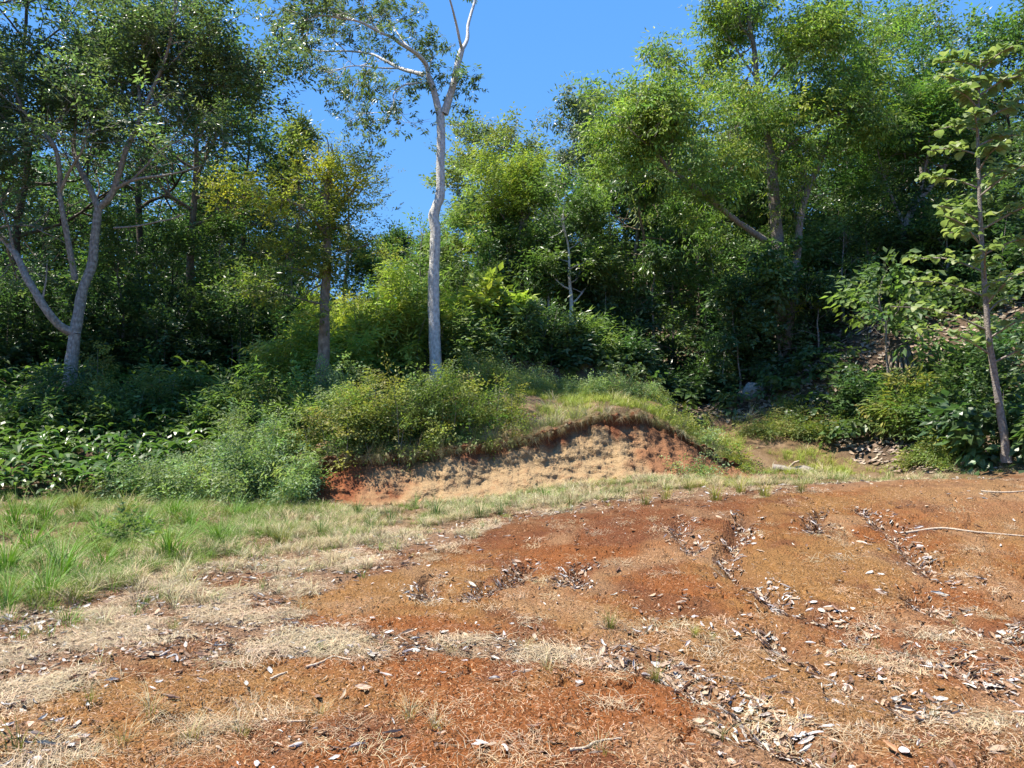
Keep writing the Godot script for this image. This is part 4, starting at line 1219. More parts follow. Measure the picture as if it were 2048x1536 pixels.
func build_shrubs() -> void:
	var LIME := [Color(0.24, 0.29, 0.06), Color(0.19, 0.25, 0.05), Color(0.29, 0.33, 0.08)]
	var OLIVE := [Color(0.16, 0.19, 0.05), Color(0.20, 0.20, 0.06), Color(0.11, 0.16, 0.045)]
	var GREY := [Color(0.16, 0.22, 0.10), Color(0.20, 0.25, 0.11), Color(0.13, 0.19, 0.08)]
	var DARK := [Color(0.06, 0.105, 0.04), Color(0.08, 0.125, 0.05), Color(0.045, 0.08, 0.038)]
	var MID := [Color(0.11, 0.165, 0.05), Color(0.14, 0.19, 0.06), Color(0.09, 0.135, 0.05)]
	var table := [
		[-3.60, 15.10, 1.25, 0.55, "small", 620, "OLIVE", "olive weedy bush at the left end of the bank top", "weed_bush", 1.00, "weedy bushes along the top of the bank"],
		[-2.96, 15.45, 1.50, 0.60, "small", 700, "OLIVE", "tallest weedy bush on the bank top, left of the white trunk", "weed_bush", 1.00, "weedy bushes along the top of the bank"],
		[-2.26, 15.20, 1.20, 0.55, "small", 600, "OLIVE", "weedy bush with hanging dry leaves in the middle of the bank top", "weed_bush", 1.00, "weedy bushes along the top of the bank"],
		[-1.60, 15.50, 1.35, 0.60, "small", 700, "MID", "green weedy bush directly below the white trunk", "weed_bush", 1.00, "weedy bushes along the top of the bank"],
		[-0.92, 15.50, 1.15, 0.60, "small", 640, "OLIVE", "weedy bush right of the white trunk on the bank lip", "weed_bush", 1.00, "weedy bushes along the top of the bank"],
		[-0.25, 15.90, 0.80, 0.50, "small", 420, "OLIVE", "lowest weedy bush at the right end of the bank-top row", "weed_bush", 1.00, "weedy bushes along the top of the bank"],
		[-3.81, 17.20, 1.30, 0.70, "small", 600, "GREY", "pale grey-green bush behind the bank-top row", "weed_bush", 1.00, "weedy bushes along the top of the bank"],
		[-0.75, 17.60, 0.90, 0.80, "small", 520, "OLIVE", "yellowing low bush behind the right end of the bank-top row", "weed_bush", 1.00, "weedy bushes along the top of the bank"],
		[-5.08, 14.60, 1.25, 0.60, "small", 620, "GREY", "pale feathery weed bush standing above the other grey-green weeds", "weed_bush", 1.00, "grey-green weeds left of the bank"],
		[-5.46, 14.10, 0.90, 0.60, "small", 620, "GREY", "grey-green weed bush spilling onto the verge left of the bank", "weed_bush", 1.00, "grey-green weeds left of the bank"],
		[-4.46, 13.90, 0.95, 0.65, "small", 620, "GREY", "roundest grey-green weed bush next to the red end of the bank", "weed_bush", 1.00, "grey-green weeds left of the bank"],
		[-4.15, 14.40, 0.90, 0.50, "small", 620, "GREY", "grey-green weed bush touching the left end of the bank", "weed_bush", 1.00, "grey-green weeds left of the bank"],
		[-6.16, 14.20, 0.70, 0.60, "small", 620, "GREY", "low weed bush at the edge of the shaded slope", "weed_bush", 1.00, "grey-green weeds left of the bank"],
		[-6.87, 14.30, 0.55, 0.60, "small", 620, "GREY", "lowest weed bush in front of the dark slope", "weed_bush", 1.00, "grey-green weeds left of the bank"],
		[-5.56, 15.40, 1.00, 0.60, "small", 620, "GREY", "weed bush half hidden behind the feathery one", "weed_bush", 1.00, "grey-green weeds left of the bank"],
		[-6.03, 20.00, 1.60, 1.00, "lance", 900, "LIME", "lime shrub left of the vine-clad tree", "lime_shrub", 1.05, "sunlit lime-green shrubs below the vine-clad tree"],
		[-5.91, 21.00, 1.90, 0.90, "lance", 900, "LIME", "tall lime shrub just behind the vine-clad tree foot", "lime_shrub", 1.05, "sunlit lime-green shrubs below the vine-clad tree"],
		[-4.39, 20.40, 1.70, 1.00, "lance", 900, "LIME", "lime shrub right of the vine-clad tree foot", "lime_shrub", 1.05, "sunlit lime-green shrubs below the vine-clad tree"],
		[-3.71, 21.20, 2.30, 1.10, "lance", 900, "LIME", "highest lime shrub between the vine-clad tree and the white trunk", "lime_shrub", 1.05, "sunlit lime-green shrubs below the vine-clad tree"],
		[-2.82, 20.80, 1.90, 0.90, "lance", 900, "LIME", "lime shrub just left of the white trunk", "lime_shrub", 1.05, "sunlit lime-green shrubs below the vine-clad tree"],
		[-3.51, 22.60, 2.80, 1.10, "small", 900, "LIME", "feathery lime shrub rising behind the others left of the white trunk", "lime_shrub", 1.05, "sunlit lime-green shrubs below the vine-clad tree"],
		[-5.61, 22.60, 2.00, 1.10, "lance", 900, "LIME", "lime shrub farthest back behind the vine-clad tree", "lime_shrub", 1.05, "sunlit lime-green shrubs below the vine-clad tree"],
		[-1.72, 21.80, 1.50, 0.70, "lance", 900, "LIME", "lime shrub just right of the white trunk", "lime_shrub", 1.05, "sunlit lime-green shrubs below the vine-clad tree"],
		[-0.55, 21.40, 1.30, 0.70, "broad", 900, "LIME", "broad-leaved lime shrub right of the white trunk", "lime_shrub", 1.05, "sunlit lime-green shrubs below the vine-clad tree"],
		[-1.15, 20.60, 1.10, 0.80, "oval", 900, "MID", "straggly shrub on the slope right of the white trunk", "forest_shrub", 1.05, "mixed shrubs at the forest edge behind the terrace"],
		[0.08, 21.20, 1.50, 0.80, "lance", 900, "MID", "green shrub at the forest edge below the small yellow tree", "forest_shrub", 1.05, "mixed shrubs at the forest edge behind the terrace"],
		[0.93, 21.20, 1.30, 0.80, "oval", 900, "DARK", "dark shrub left of the slim pale stem", "forest_shrub", 1.05, "mixed shrubs at the forest edge behind the terrace"],
		[2.11, 21.80, 1.20, 0.80, "lance", 900, "MID", "green shrub at the foot of the slim pale stem", "forest_shrub", 1.05, "mixed shrubs at the forest edge behind the terrace"],
		[3.18, 22.20, 0.90, 0.80, "oval", 900, "DARK", "low dark shrub before the black gap in the forest", "forest_shrub", 1.05, "mixed shrubs at the forest edge behind the terrace"],
		[4.44, 22.60, 0.60, 0.80, "oval", 900, "DARK", "low dark shrub at the shaded edge, right of the black gap", "forest_shrub", 1.05, "mixed shrubs at the forest edge behind the terrace"],
		[5.74, 23.00, 0.60, 0.90, "oval", 900, "DARK", "lowest dark shrub in the shade above the terrace", "forest_shrub", 1.05, "mixed shrubs at the forest edge behind the terrace"],
		[-0.54, 24.00, 3.40, 0.90, "oval", 900, "DARK", "tall vine-draped column of dark leaves behind the terrace", "forest_shrub", 1.05, "mixed shrubs at the forest edge behind the terrace"],
		[-1.50, 24.00, 3.00, 1.00, "lance", 900, "MID", "leafy tangle rising right of the white trunk", "forest_shrub", 1.05, "mixed shrubs at the forest edge behind the terrace"],
		[1.07, 24.50, 3.20, 0.90, "oval", 900, "MID", "leafy tangle between the two slim stems", "forest_shrub", 1.05, "mixed shrubs at the forest edge behind the terrace"],
		[-0.17, 18.60, 0.36, 0.62, "small", 330, "GREY", "leftmost blue-green weed mound in the row on the terrace", "weed_mound", 0.80, "blue-green weeds on the terrace"],
		[0.70, 18.90, 0.36, 0.62, "small", 330, "GREY", "second from the left blue-green weed mound in the row on the terrace", "weed_mound", 0.80, "blue-green weeds on the terrace"],
		[1.60, 19.10, 0.36, 0.62, "small", 330, "GREY", "third from the left blue-green weed mound in the row on the terrace", "weed_mound", 0.80, "blue-green weeds on the terrace"],
		[2.50, 19.20, 0.36, 0.62, "small", 330, "GREY", "fourth from the left blue-green weed mound in the row on the terrace", "weed_mound", 0.80, "blue-green weeds on the terrace"],
		[3.41, 19.30, 0.36, 0.62, "small", 330, "GREY", "rightmost blue-green weed mound in the row on the terrace", "weed_mound", 0.80, "blue-green weeds on the terrace"],
		[3.68, 17.00, 0.30, 0.50, "small", 260, "OLIVE", "upper weed mound spilling over the right shoulder of the bank", "weed_mound", 0.90, "weeds spilling over the right shoulder of the bank"],
		[4.33, 16.90, 0.33, 0.50, "small", 260, "GREY", "middle weed mound spilling over the right shoulder of the bank", "weed_mound", 0.90, "weeds spilling over the right shoulder of the bank"],
		[4.89, 17.30, 0.33, 0.50, "small", 260, "OLIVE", "farther weed mound spilling over the right shoulder of the bank", "weed_mound", 0.90, "weeds spilling over the right shoulder of the bank"],
		[4.04, 16.20, 0.28, 0.50, "small", 260, "GREY", "lower weed mound spilling over the right shoulder of the bank", "weed_mound", 0.90, "weeds spilling over the right shoulder of the bank"],
		[5.14, 17.00, 0.28, 0.50, "small", 260, "OLIVE", "outermost weed mound spilling over the right shoulder of the bank", "weed_mound", 0.90, "weeds spilling over the right shoulder of the bank"],
		[3.58, 15.60, 0.19, 0.50, "small", 260, "GREY", "lowest weed mound spilling over the right shoulder of the bank", "weed_mound", 0.90, "weeds spilling over the right shoulder of the bank"],
		[9.18, 17.60, 1.10, 0.60, "lance", 560, "OLIVE", "lit yellow-green bush in front of the dark right forest", "edge_bush", 1.00, "bushes at the right forest edge"],
		[9.60, 16.90, 1.10, 0.60, "oval", 560, "MID", "bush right of the lit yellow-green one", "edge_bush", 1.00, "bushes at the right forest edge"],
		[8.96, 18.60, 0.80, 0.60, "oval", 560, "DARK", "low dark bush left of the lit yellow-green one", "edge_bush", 1.00, "bushes at the right forest edge"],
		[9.77, 15.90, 1.10, 0.70, "oval", 560, "DARK", "dark bush left of the slender tree foot", "edge_bush", 1.00, "bushes at the right forest edge"],
		[9.84, 14.60, 1.30, 0.80, "broad", 560, "DARK", "dark big-leaved bush at the right edge of the picture", "edge_bush", 1.00, "bushes at the right forest edge"],
		[8.86, 15.60, 0.40, 0.50, "small", 560, "OLIVE", "low olive weed at the foot of the right-hand bushes", "edge_bush", 1.00, "bushes at the right forest edge"],
		[7.73, 18.90, 0.30, 0.70, "small", 560, "OLIVE", "low weed patch left of the right-hand bushes", "edge_bush", 1.00, "bushes at the right forest edge"],
		[6.97, 19.60, 0.30, 0.80, "small", 560, "OLIVE", "low weed patch before the boulder", "edge_bush", 1.00, "bushes at the right forest edge"],
		[11.34, 16.50, 2.00, 0.90, "oval", 560, "DARK", "tall dark bush behind the slender tree foot", "edge_bush", 1.00, "bushes at the right forest edge"],
		[10.68, 17.20, 1.20, 0.80, "oval", 560, "DARK", "dark bush on the slope behind the right-hand bushes", "edge_bush", 1.00, "bushes at the right forest edge"],
		[-5.08, 10.08, 0.34, 0.40, "oval", 150, "MID", "round leafy green weed among the grass at left", "leafy_weed", 0.55, ""],
		[-14.99, 22.50, 3.00, 1.40, "oval", 900, "DARK", "tall dark understory shrub at the left edge", "understory_shrub", 1.15, "tall dark shrubs between the trunks of the left forest"],
		[-14.25, 23.50, 2.80, 1.30, "oval", 900, "DARK", "tall dark understory shrub behind the left limb of the forked tree", "understory_shrub", 1.15, "tall dark shrubs between the trunks of the left forest"],
		[-12.62, 22.80, 2.60, 1.20, "oval", 900, "DARK", "tall dark understory shrub just right of the forked trunk", "understory_shrub", 1.15, "tall dark shrubs between the trunks of the left forest"],
		[-12.01, 24.00, 3.20, 1.40, "oval", 900, "DARK", "tall dark understory shrub left of the thick trunk", "understory_shrub", 1.15, "tall dark shrubs between the trunks of the left forest"],
		[-10.36, 23.00, 2.60, 1.20, "oval", 900, "DARK", "tall dark understory shrub before the thick trunk", "understory_shrub", 1.15, "tall dark shrubs between the trunks of the left forest"],
		[-9.82, 24.50, 3.20, 1.40, "oval", 900, "DARK", "tall dark understory shrub right of the thick trunk", "understory_shrub", 1.15, "tall dark shrubs between the trunks of the left forest"],
		[-8.15, 23.00, 2.80, 1.30, "oval", 900, "DARK", "tall dark understory shrub left of the lime shrubs", "understory_shrub", 1.15, "tall dark shrubs between the trunks of the left forest"],
		[-8.03, 25.00, 3.60, 1.40, "oval", 900, "DARK", "tall dark understory shrub behind the lime shrubs", "understory_shrub", 1.15, "tall dark shrubs between the trunks of the left forest"],
		[-16.63, 26.00, 3.60, 1.60, "oval", 900, "DARK", "tall dark understory shrub deepest at the far left", "understory_shrub", 1.15, "tall dark shrubs between the trunks of the left forest"],
		[-14.23, 27.00, 3.80, 1.60, "oval", 900, "DARK", "tall dark understory shrub deepest behind the forked tree", "understory_shrub", 1.15, "tall dark shrubs between the trunks of the left forest"],
		[-11.57, 27.50, 3.80, 1.60, "oval", 900, "DARK", "tall dark understory shrub deepest behind the thick trunk", "understory_shrub", 1.15, "tall dark shrubs between the trunks of the left forest"],
		[3.11, 24.50, 2.80, 1.20, "oval", 800, "DARK", "tall dark understory shrub left of the black gap", "understory_shrub", 1.15, "tall dark shrubs in the right forest"],
		[7.25, 24.50, 2.60, 1.20, "oval", 800, "DARK", "tall dark understory shrub right of the black gap", "understory_shrub", 1.15, "tall dark shrubs in the right forest"],
		[8.73, 26.00, 3.20, 1.40, "oval", 800, "DARK", "tall dark understory shrub behind the double trunk foot", "understory_shrub", 1.15, "tall dark shrubs in the right forest"],
		[9.72, 25.00, 2.80, 1.30, "oval", 800, "DARK", "tall dark understory shrub right of the double trunk foot", "understory_shrub", 1.15, "tall dark shrubs in the right forest"],
		[11.32, 26.00, 3.00, 1.40, "oval", 800, "DARK", "tall dark understory shrub behind the slim trees on the right slope", "understory_shrub", 1.15, "tall dark shrubs in the right forest"],
		[13.00, 24.00, 2.40, 1.20, "oval", 800, "DARK", "tall dark understory shrub above the root-skirted stump", "understory_shrub", 1.15, "tall dark shrubs in the right forest"],
		[13.53, 22.50, 2.20, 1.10, "oval", 800, "DARK", "tall dark understory shrub behind the slender young tree", "understory_shrub", 1.15, "tall dark shrubs in the right forest"],
		[13.88, 21.00, 2.40, 1.10, "oval", 800, "DARK", "tall dark understory shrub at the right edge halfway up the slope", "understory_shrub", 1.15, "tall dark shrubs in the right forest"],
		[-11.22, 18.40, 1.30, 0.70, "lance", 420, "DARK", "shrub crowding the left side of the forked tree foot", "understory_shrub", 0.80, ""],
		[-10.36, 18.60, 1.70, 0.70, "small", 600, "OLIVE", "olive shrub crowding the right side of the forked tree foot", "understory_shrub", 1.00, ""],
		[-6.35, 17.60, 1.00, 0.70, "lance", 520, "MID", "mid-green shrub on the slope, just above the feathery weed", "slope_shrub", 0.95, "mid-green shrubs stepping up the left slope"],
		[-5.85, 18.20, 1.20, 0.80, "lance", 520, "MID", "mid-green shrub on the slope, left of the vine-clad tree foot", "slope_shrub", 0.95, "mid-green shrubs stepping up the left slope"],
		[-7.21, 18.00, 0.90, 0.70, "oval", 520, "MID", "mid-green shrub on the slope, in the middle of the left slope", "slope_shrub", 0.95, "mid-green shrubs stepping up the left slope"],
		[-8.53, 18.80, 1.00, 0.80, "lance", 520, "MID", "mid-green shrub on the slope, below the thick trunk", "slope_shrub", 0.95, "mid-green shrubs stepping up the left slope"],
		[-4.90, 17.00, 1.00, 0.60, "oval", 520, "MID", "mid-green shrub on the slope, before the vine-clad tree foot", "slope_shrub", 0.95, "mid-green shrubs stepping up the left slope"],
		[-9.13, 18.00, 0.80, 0.70, "oval", 520, "MID", "mid-green shrub on the slope, right of the forked tree foot", "slope_shrub", 0.95, "mid-green shrubs stepping up the left slope"],
		[-11.26, 17.60, 0.90, 0.70, "lance", 520, "MID", "mid-green shrub on the slope, left of the forked tree foot", "slope_shrub", 0.95, "mid-green shrubs stepping up the left slope"],
	]
	for q in table.size():
		var s: Array = table[q]
		var cols: Array = {"LIME": LIME, "OLIVE": OLIVE, "GREY": GREY, "DARK": DARK, "MID": MID}[s[6]]
		shrub(s[8], s[7], s[0], s[1], s[2], s[3], s[4], "leaf_glossy" if s[6] == "DARK" else "leaf_soft", cols, s[5], s[9], 3000 + q, s[10])

# ---------------------------------------------------------------- the forest
func build_forest() -> void:
	var DARK := [Color(0.055, 0.10, 0.042), Color(0.075, 0.125, 0.05), Color(0.042, 0.08, 0.038), Color(0.095, 0.14, 0.055)]
	var MID := [Color(0.095, 0.15, 0.05), Color(0.12, 0.175, 0.055), Color(0.075, 0.12, 0.045)]
	var LIME := [Color(0.16, 0.215, 0.065), Color(0.19, 0.24, 0.07), Color(0.12, 0.175, 0.055)]
	var OLIVE := [Color(0.15, 0.175, 0.06), Color(0.19, 0.20, 0.07), Color(0.11, 0.14, 0.055)]
	var GREY := [Color(0.13, 0.16, 0.10), Color(0.16, 0.19, 0.12), Color(0.10, 0.13, 0.08)]
	var GOLD := [Color(0.28, 0.27, 0.05), Color(0.22, 0.24, 0.05), Color(0.15, 0.17, 0.05), Color(0.11, 0.14, 0.045)]
	var pal := {"DARK": DARK, "MID": MID, "LIME": LIME, "OLIVE": OLIVE, "GREY": GREY, "GOLD": GOLD}
	var table := [
		[-15.17, 23.00, 17.83, 7.90, 3.66, "", {"bark": "bark_dark", "cols": "DARK", "leaf": "oval", "mat": "leaf_glossy", "sprays": 1500, "size": 1.10, "limbs": 12}, "forest_tree", "tall dark tree filling the top left corner"],
		[-15.18, 20.00, 16.71, 8.31, 2.65, "", {"bark": "bark_dark", "cols": "DARK", "leaf": "oval", "mat": "leaf_glossy", "sprays": 2600, "size": 1.10, "limbs": 10}, "forest_tree", "dark tree standing half outside the left edge"],
		[-10.60, 25.00, 15.71, 8.62, 2.07, "", {"bark": "bark_brown", "cols": "DARK", "leaf": "oval", "mat": "leaf_glossy", "sprays": 1000, "size": 1.10, "limbs": 11, "trunk": 0.2}, "forest_tree", "tree with a thick dark trunk behind the forked pale tree"],
		[-14.01, 28.00, 20.17, 10.03, 3.53, "", {"bark": "bark_dark", "cols": "DARK", "leaf": "oval", "mat": "leaf_glossy", "sprays": 850, "size": 1.15, "limbs": 12}, "forest_tree", "tallest dark crown behind the forked pale tree"],
		[-9.75, 27.00, 14.95, 7.16, 1.88, "", {"bark": "bark_dark", "cols": "MID", "leaf": "oval", "mat": "leaf_glossy", "sprays": 2400, "size": 1.10, "limbs": 9}, "forest_tree", "mid-green tree on the right shoulder of the left forest"],
		[-7.75, 26.00, 12.38, 6.61, 1.47, "", {"bark": "bark_brown", "cols": "OLIVE", "leaf": "oval", "mat": "leaf_glossy", "sprays": 2000, "size": 1.00, "limbs": 9}, "forest_tree", "olive tree between the left forest and the vine-clad tree"],
		[-15.85, 33.00, 13.12, 4.85, 4.38, "", {"bark": "bark_dark", "cols": "DARK", "leaf": "oval", "mat": "leaf_glossy", "sprays": 2800, "size": 1.30, "limbs": 10}, "forest_tree", "low dark tree deep in the left forest behind the trunks"],
		[-19.62, 31.00, 13.49, 4.65, 3.91, "", {"bark": "bark_dark", "cols": "DARK", "leaf": "oval", "mat": "leaf_glossy", "sprays": 2800, "size": 1.30, "limbs": 10}, "forest_tree", "low dark tree deep behind the left limb of the forked tree"],
		[-10.78, 31.00, 11.15, 4.65, 2.47, "", {"bark": "bark_dark", "cols": "DARK", "leaf": "oval", "mat": "leaf_glossy", "sprays": 2400, "size": 1.30, "limbs": 9}, "forest_tree", "low dark tree deep behind the gap left of the vine-clad tree"],
		[-5.18, 27.00, 8.44, 4.26, 0.99, "", {"bark": "bark_brown", "cols": "MID", "leaf": "oval", "mat": "leaf_glossy", "sprays": 1900, "size": 1.00, "limbs": 9}, "forest_tree", "mid-green tree just right of the vine-clad tree"],
		[-9.00, 32.00, 12.11, 4.75, 2.12, "", {"bark": "bark_dark", "cols": "DARK", "leaf": "oval", "mat": "leaf_glossy", "sprays": 2200, "size": 1.25, "limbs": 9}, "forest_tree", "dark tree filling behind the vine-clad tree"],
		[-6.65, 30.00, 13.42, 11.46, 1.49, "", {"bark": "bark_grey", "cols": "GREY", "leaf": "small", "mat": "leaf_soft", "sprays": 330, "size": 1.20, "limbs": 12, "trunk": 0.12, "clump": 0.5}, "forest_tree", "nearly bare twiggy tree against the sky behind the vine-clad tree"],
		[-5.95, 40.00, 11.88, 7.15, 1.33, "", {"bark": "bark_dark", "cols": "DARK", "leaf": "oval", "mat": "leaf_glossy", "sprays": 2200, "size": 1.40, "limbs": 9}, "forest_tree", "distant dark tree at the foot of the sky gap, left of the white trunk"],
		[-3.68, 36.00, 10.24, 6.11, 1.07, "", {"bark": "bark_brown", "cols": "MID", "leaf": "oval", "mat": "leaf_glossy", "sprays": 2200, "size": 1.30, "limbs": 9}, "forest_tree", "green tree directly behind the white trunk"],
		[-1.09, 42.00, 18.63, 10.82, 3.07, "", {"bark": "bark_brown", "cols": "OLIVE", "leaf": "oval", "mat": "leaf_glossy", "sprays": 4200, "size": 1.40, "limbs": 11}, "forest_tree", "rounded olive crown on the hill right of the white trunk"],
		[1.47, 41.00, 17.46, 10.60, 1.69, "", {"bark": "bark_brown", "cols": "OLIVE", "leaf": "oval", "mat": "leaf_glossy", "sprays": 3000, "size": 1.35, "limbs": 9}, "forest_tree", "small rounded crown beside the olive hill crown"],
		[3.71, 37.00, 18.55, 10.98, 2.26, "", {"bark": "bark_grey", "cols": "GREY", "leaf": "droop", "mat": "leaf_glossy", "sprays": 4400, "size": 1.25, "limbs": 11}, "forest_tree", "grey-green crown with hanging leaves against the sky"],
		[5.22, 32.00, 16.75, 10.58, 1.80, "", {"bark": "bark_brown", "cols": "LIME", "leaf": "oval", "mat": "leaf_glossy", "sprays": 3800, "size": 1.20, "limbs": 9}, "forest_tree", "bright crown bulging against the sky right of the grey-green crown"],
		[-1.77, 27.00, 9.73, 4.98, 1.25, "", {"bark": "bark_brown", "cols": "LIME", "leaf": "lance", "mat": "leaf_soft", "sprays": 2000, "size": 0.95, "limbs": 9}, "forest_tree", "yellow-green young tree right of the white trunk"],
		[1.79, 23.20, 9.38, 5.60, 1.15, "", {"bark": "bark_pale", "cols": "MID", "leaf": "oval", "mat": "leaf_glossy", "sprays": 2200, "size": 1.00, "limbs": 10, "trunk": 0.09}, "forest_tree", "tree with a slim pale straight stem before the black gap"],
		[4.16, 24.50, 10.66, 4.50, 1.30, "", {"bark": "bark_brown", "cols": "DARK", "leaf": "droop", "mat": "leaf_glossy", "sprays": 3400, "size": 1.05, "limbs": 13, "rise": -0.1, "trunk": 0.11}, "forest_tree", "dark tree with drooping leaves beside the black gap"],
		[6.99, 28.00, 15.44, 9.46, 2.60, "", {"bark": "bark_brown", "cols": "LIME", "leaf": "droop", "mat": "leaf_soft", "sprays": 2300, "size": 1.10, "limbs": 11}, "forest_tree", "bright yellow-green crown left of the big spreading tree"],
		[13.01, 29.00, 17.96, 8.75, 3.27, "", {"bark": "bark_brown", "cols": "MID", "leaf": "droop", "mat": "leaf_soft", "sprays": 2600, "size": 1.15, "limbs": 12}, "forest_tree", "green crown right of the big spreading tree"],
		[14.98, 27.00, 17.22, 8.44, 2.69, "", {"bark": "bark_grey", "cols": "MID", "leaf": "oval", "mat": "leaf_glossy", "sprays": 2600, "size": 1.10, "limbs": 12}, "forest_tree", "tall green tree behind the slender young tree"],
		[16.34, 24.00, 14.97, 6.22, 2.07, "", {"bark": "bark_dark", "cols": "DARK", "leaf": "oval", "mat": "leaf_glossy", "sprays": 3000, "size": 1.10, "limbs": 11}, "forest_tree", "dark tree closing the right edge of the picture"],
		[16.88, 22.00, 15.88, 7.48, 2.19, "", {"bark": "bark_dark", "cols": "MID", "leaf": "oval", "mat": "leaf_glossy", "sprays": 2400, "size": 1.10, "limbs": 10}, "forest_tree", "tree standing half outside the right edge"],
		[8.68, 30.00, 10.64, 4.55, 2.39, "", {"bark": "bark_dark", "cols": "DARK", "leaf": "oval", "mat": "leaf_glossy", "sprays": 2600, "size": 1.25, "limbs": 9}, "forest_tree", "low dark tree deep behind the big spreading tree"],
		[12.05, 29.00, 9.94, 4.84, 2.12, "", {"bark": "bark_dark", "cols": "DARK", "leaf": "oval", "mat": "leaf_glossy", "sprays": 2600, "size": 1.25, "limbs": 9}, "forest_tree", "low dark tree deep to the right of the double trunk"],
		[17.61, 31.00, 12.42, 6.31, 3.09, "", {"bark": "bark_dark", "cols": "DARK", "leaf": "oval", "mat": "leaf_glossy", "sprays": 2800, "size": 1.25, "limbs": 9}, "forest_tree", "low dark tree high on the right slope"],
		[8.72, 38.00, 15.65, 8.92, 2.52, "", {"bark": "bark_dark", "cols": "DARK", "leaf": "oval", "mat": "leaf_glossy", "sprays": 2400, "size": 1.30, "limbs": 9}, "forest_tree", "dark tree behind the black gap"],
		[4.65, 34.00, 13.47, 4.95, 2.26, "", {"bark": "bark_dark", "cols": "DARK", "leaf": "oval", "mat": "leaf_glossy", "sprays": 2400, "size": 1.30, "limbs": 9}, "forest_tree", "dark tree deep behind the slim pale stem"],
		[8.04, 22.60, 6.72, 3.52, 1.35, "", {"bark": "bark_grey", "cols": "DARK", "leaf": "broad", "mat": "leaf_glossy", "sprays": 1300, "size": 0.80, "limbs": 9, "trunk": 0.05}, "sapling", "thicket sapling with drooping dark leaves below the double trunk"],
		[6.72, 22.20, 5.87, 3.19, 0.81, "", {"bark": "bark_grey", "cols": "DARK", "leaf": "oval", "mat": "leaf_glossy", "sprays": 800, "size": 0.90, "limbs": 7, "trunk": 0.035}, "sapling", "dark sapling left of the thicket sapling"],
		[8.91, 21.80, 5.80, 3.16, 0.80, "", {"bark": "bark_grey", "cols": "DARK", "leaf": "oval", "mat": "leaf_glossy", "sprays": 700, "size": 0.90, "limbs": 7, "trunk": 0.035}, "sapling", "dark sapling right of the thicket sapling"],
		[9.23, 18.40, 5.64, 3.41, 0.92, "", {"bark": "bark_grey", "cols": "MID", "leaf": "broad", "mat": "leaf_soft", "sprays": 260, "size": 0.85, "limbs": 7, "trunk": 0.045}, "sapling", "sparse sapling in front of the root-skirted stump"],
		[5.89, 23.00, 5.41, 2.94, 0.46, "", {"bark": "bark_grey", "cols": "DARK", "leaf": "oval", "mat": "leaf_glossy", "sprays": 160, "size": 0.90, "limbs": 5, "trunk": 0.025}, "sapling", "thin sapling in the black gap"],
		[6.26, 22.40, 4.71, 2.91, 0.37, "", {"bark": "bark_pale", "cols": "DARK", "leaf": "oval", "mat": "leaf_glossy", "sprays": 110, "size": 0.90, "limbs": 5, "trunk": 0.022}, "sapling", "thin pale-stemmed sapling right of the black gap"],
		[-0.32, 25.00, 8.62, 6.75, 0.75, "", {"bark": "bark_grey", "cols": "MID", "leaf": "oval", "mat": "leaf_glossy", "sprays": 700, "size": 0.90, "limbs": 8, "trunk": 0.06}, "slim_tree", "slim tree left of the crooked yellow-green tree"],
		[1.13, 24.00, 8.50, 6.22, 0.72, "", {"bark": "bark_pale", "cols": "MID", "leaf": "oval", "mat": "leaf_glossy", "sprays": 700, "size": 0.90, "limbs": 8, "trunk": 0.06}, "slim_tree", "slim pale tree between the crooked stem and the straight pale stem"],
		[2.84, 25.00, 9.47, 6.41, 0.83, "", {"bark": "bark_grey", "cols": "MID", "leaf": "oval", "mat": "leaf_glossy", "sprays": 700, "size": 0.90, "limbs": 8, "trunk": 0.06}, "slim_tree", "slim tree right of the straight pale stem"],
		[4.49, 23.50, 7.56, 4.86, 0.62, "", {"bark": "bark_grey", "cols": "MID", "leaf": "oval", "mat": "leaf_glossy", "sprays": 700, "size": 0.90, "limbs": 8, "trunk": 0.06}, "slim_tree", "slim tree at the left side of the black gap"],
		[5.54, 26.00, 9.43, 5.90, 0.78, "", {"bark": "bark_grey", "cols": "MID", "leaf": "oval", "mat": "leaf_glossy", "sprays": 700, "size": 0.90, "limbs": 8, "trunk": 0.06}, "slim_tree", "slim tree inside the black gap"],
		[6.65, 25.00, 8.62, 5.74, 0.75, "", {"bark": "bark_pale", "cols": "MID", "leaf": "oval", "mat": "leaf_glossy", "sprays": 700, "size": 0.90, "limbs": 8, "trunk": 0.06}, "slim_tree", "slim pale tree at the right side of the black gap"],
		[7.58, 24.00, 7.68, 5.57, 0.64, "", {"bark": "bark_grey", "cols": "MID", "leaf": "oval", "mat": "leaf_glossy", "sprays": 700, "size": 0.90, "limbs": 8, "trunk": 0.06}, "slim_tree", "slim tree left of the double trunk"],
		[9.57, 24.00, 7.68, 5.25, 0.64, "", {"bark": "bark_pale", "cols": "MID", "leaf": "oval", "mat": "leaf_glossy", "sprays": 700, "size": 0.90, "limbs": 8, "trunk": 0.06}, "slim_tree", "slim pale tree right of the double trunk"],
		[10.16, 23.00, 7.90, 5.41, 0.76, "", {"bark": "bark_grey", "cols": "MID", "leaf": "oval", "mat": "leaf_glossy", "sprays": 700, "size": 0.90, "limbs": 8, "trunk": 0.06}, "slim_tree", "slim tree between the double trunk and the sparse sapling"],
		[11.48, 24.00, 8.50, 5.57, 0.80, "", {"bark": "bark_grey", "cols": "MID", "leaf": "oval", "mat": "leaf_glossy", "sprays": 700, "size": 0.90, "limbs": 8, "trunk": 0.06}, "slim_tree", "slim tree behind the sparse sapling"],
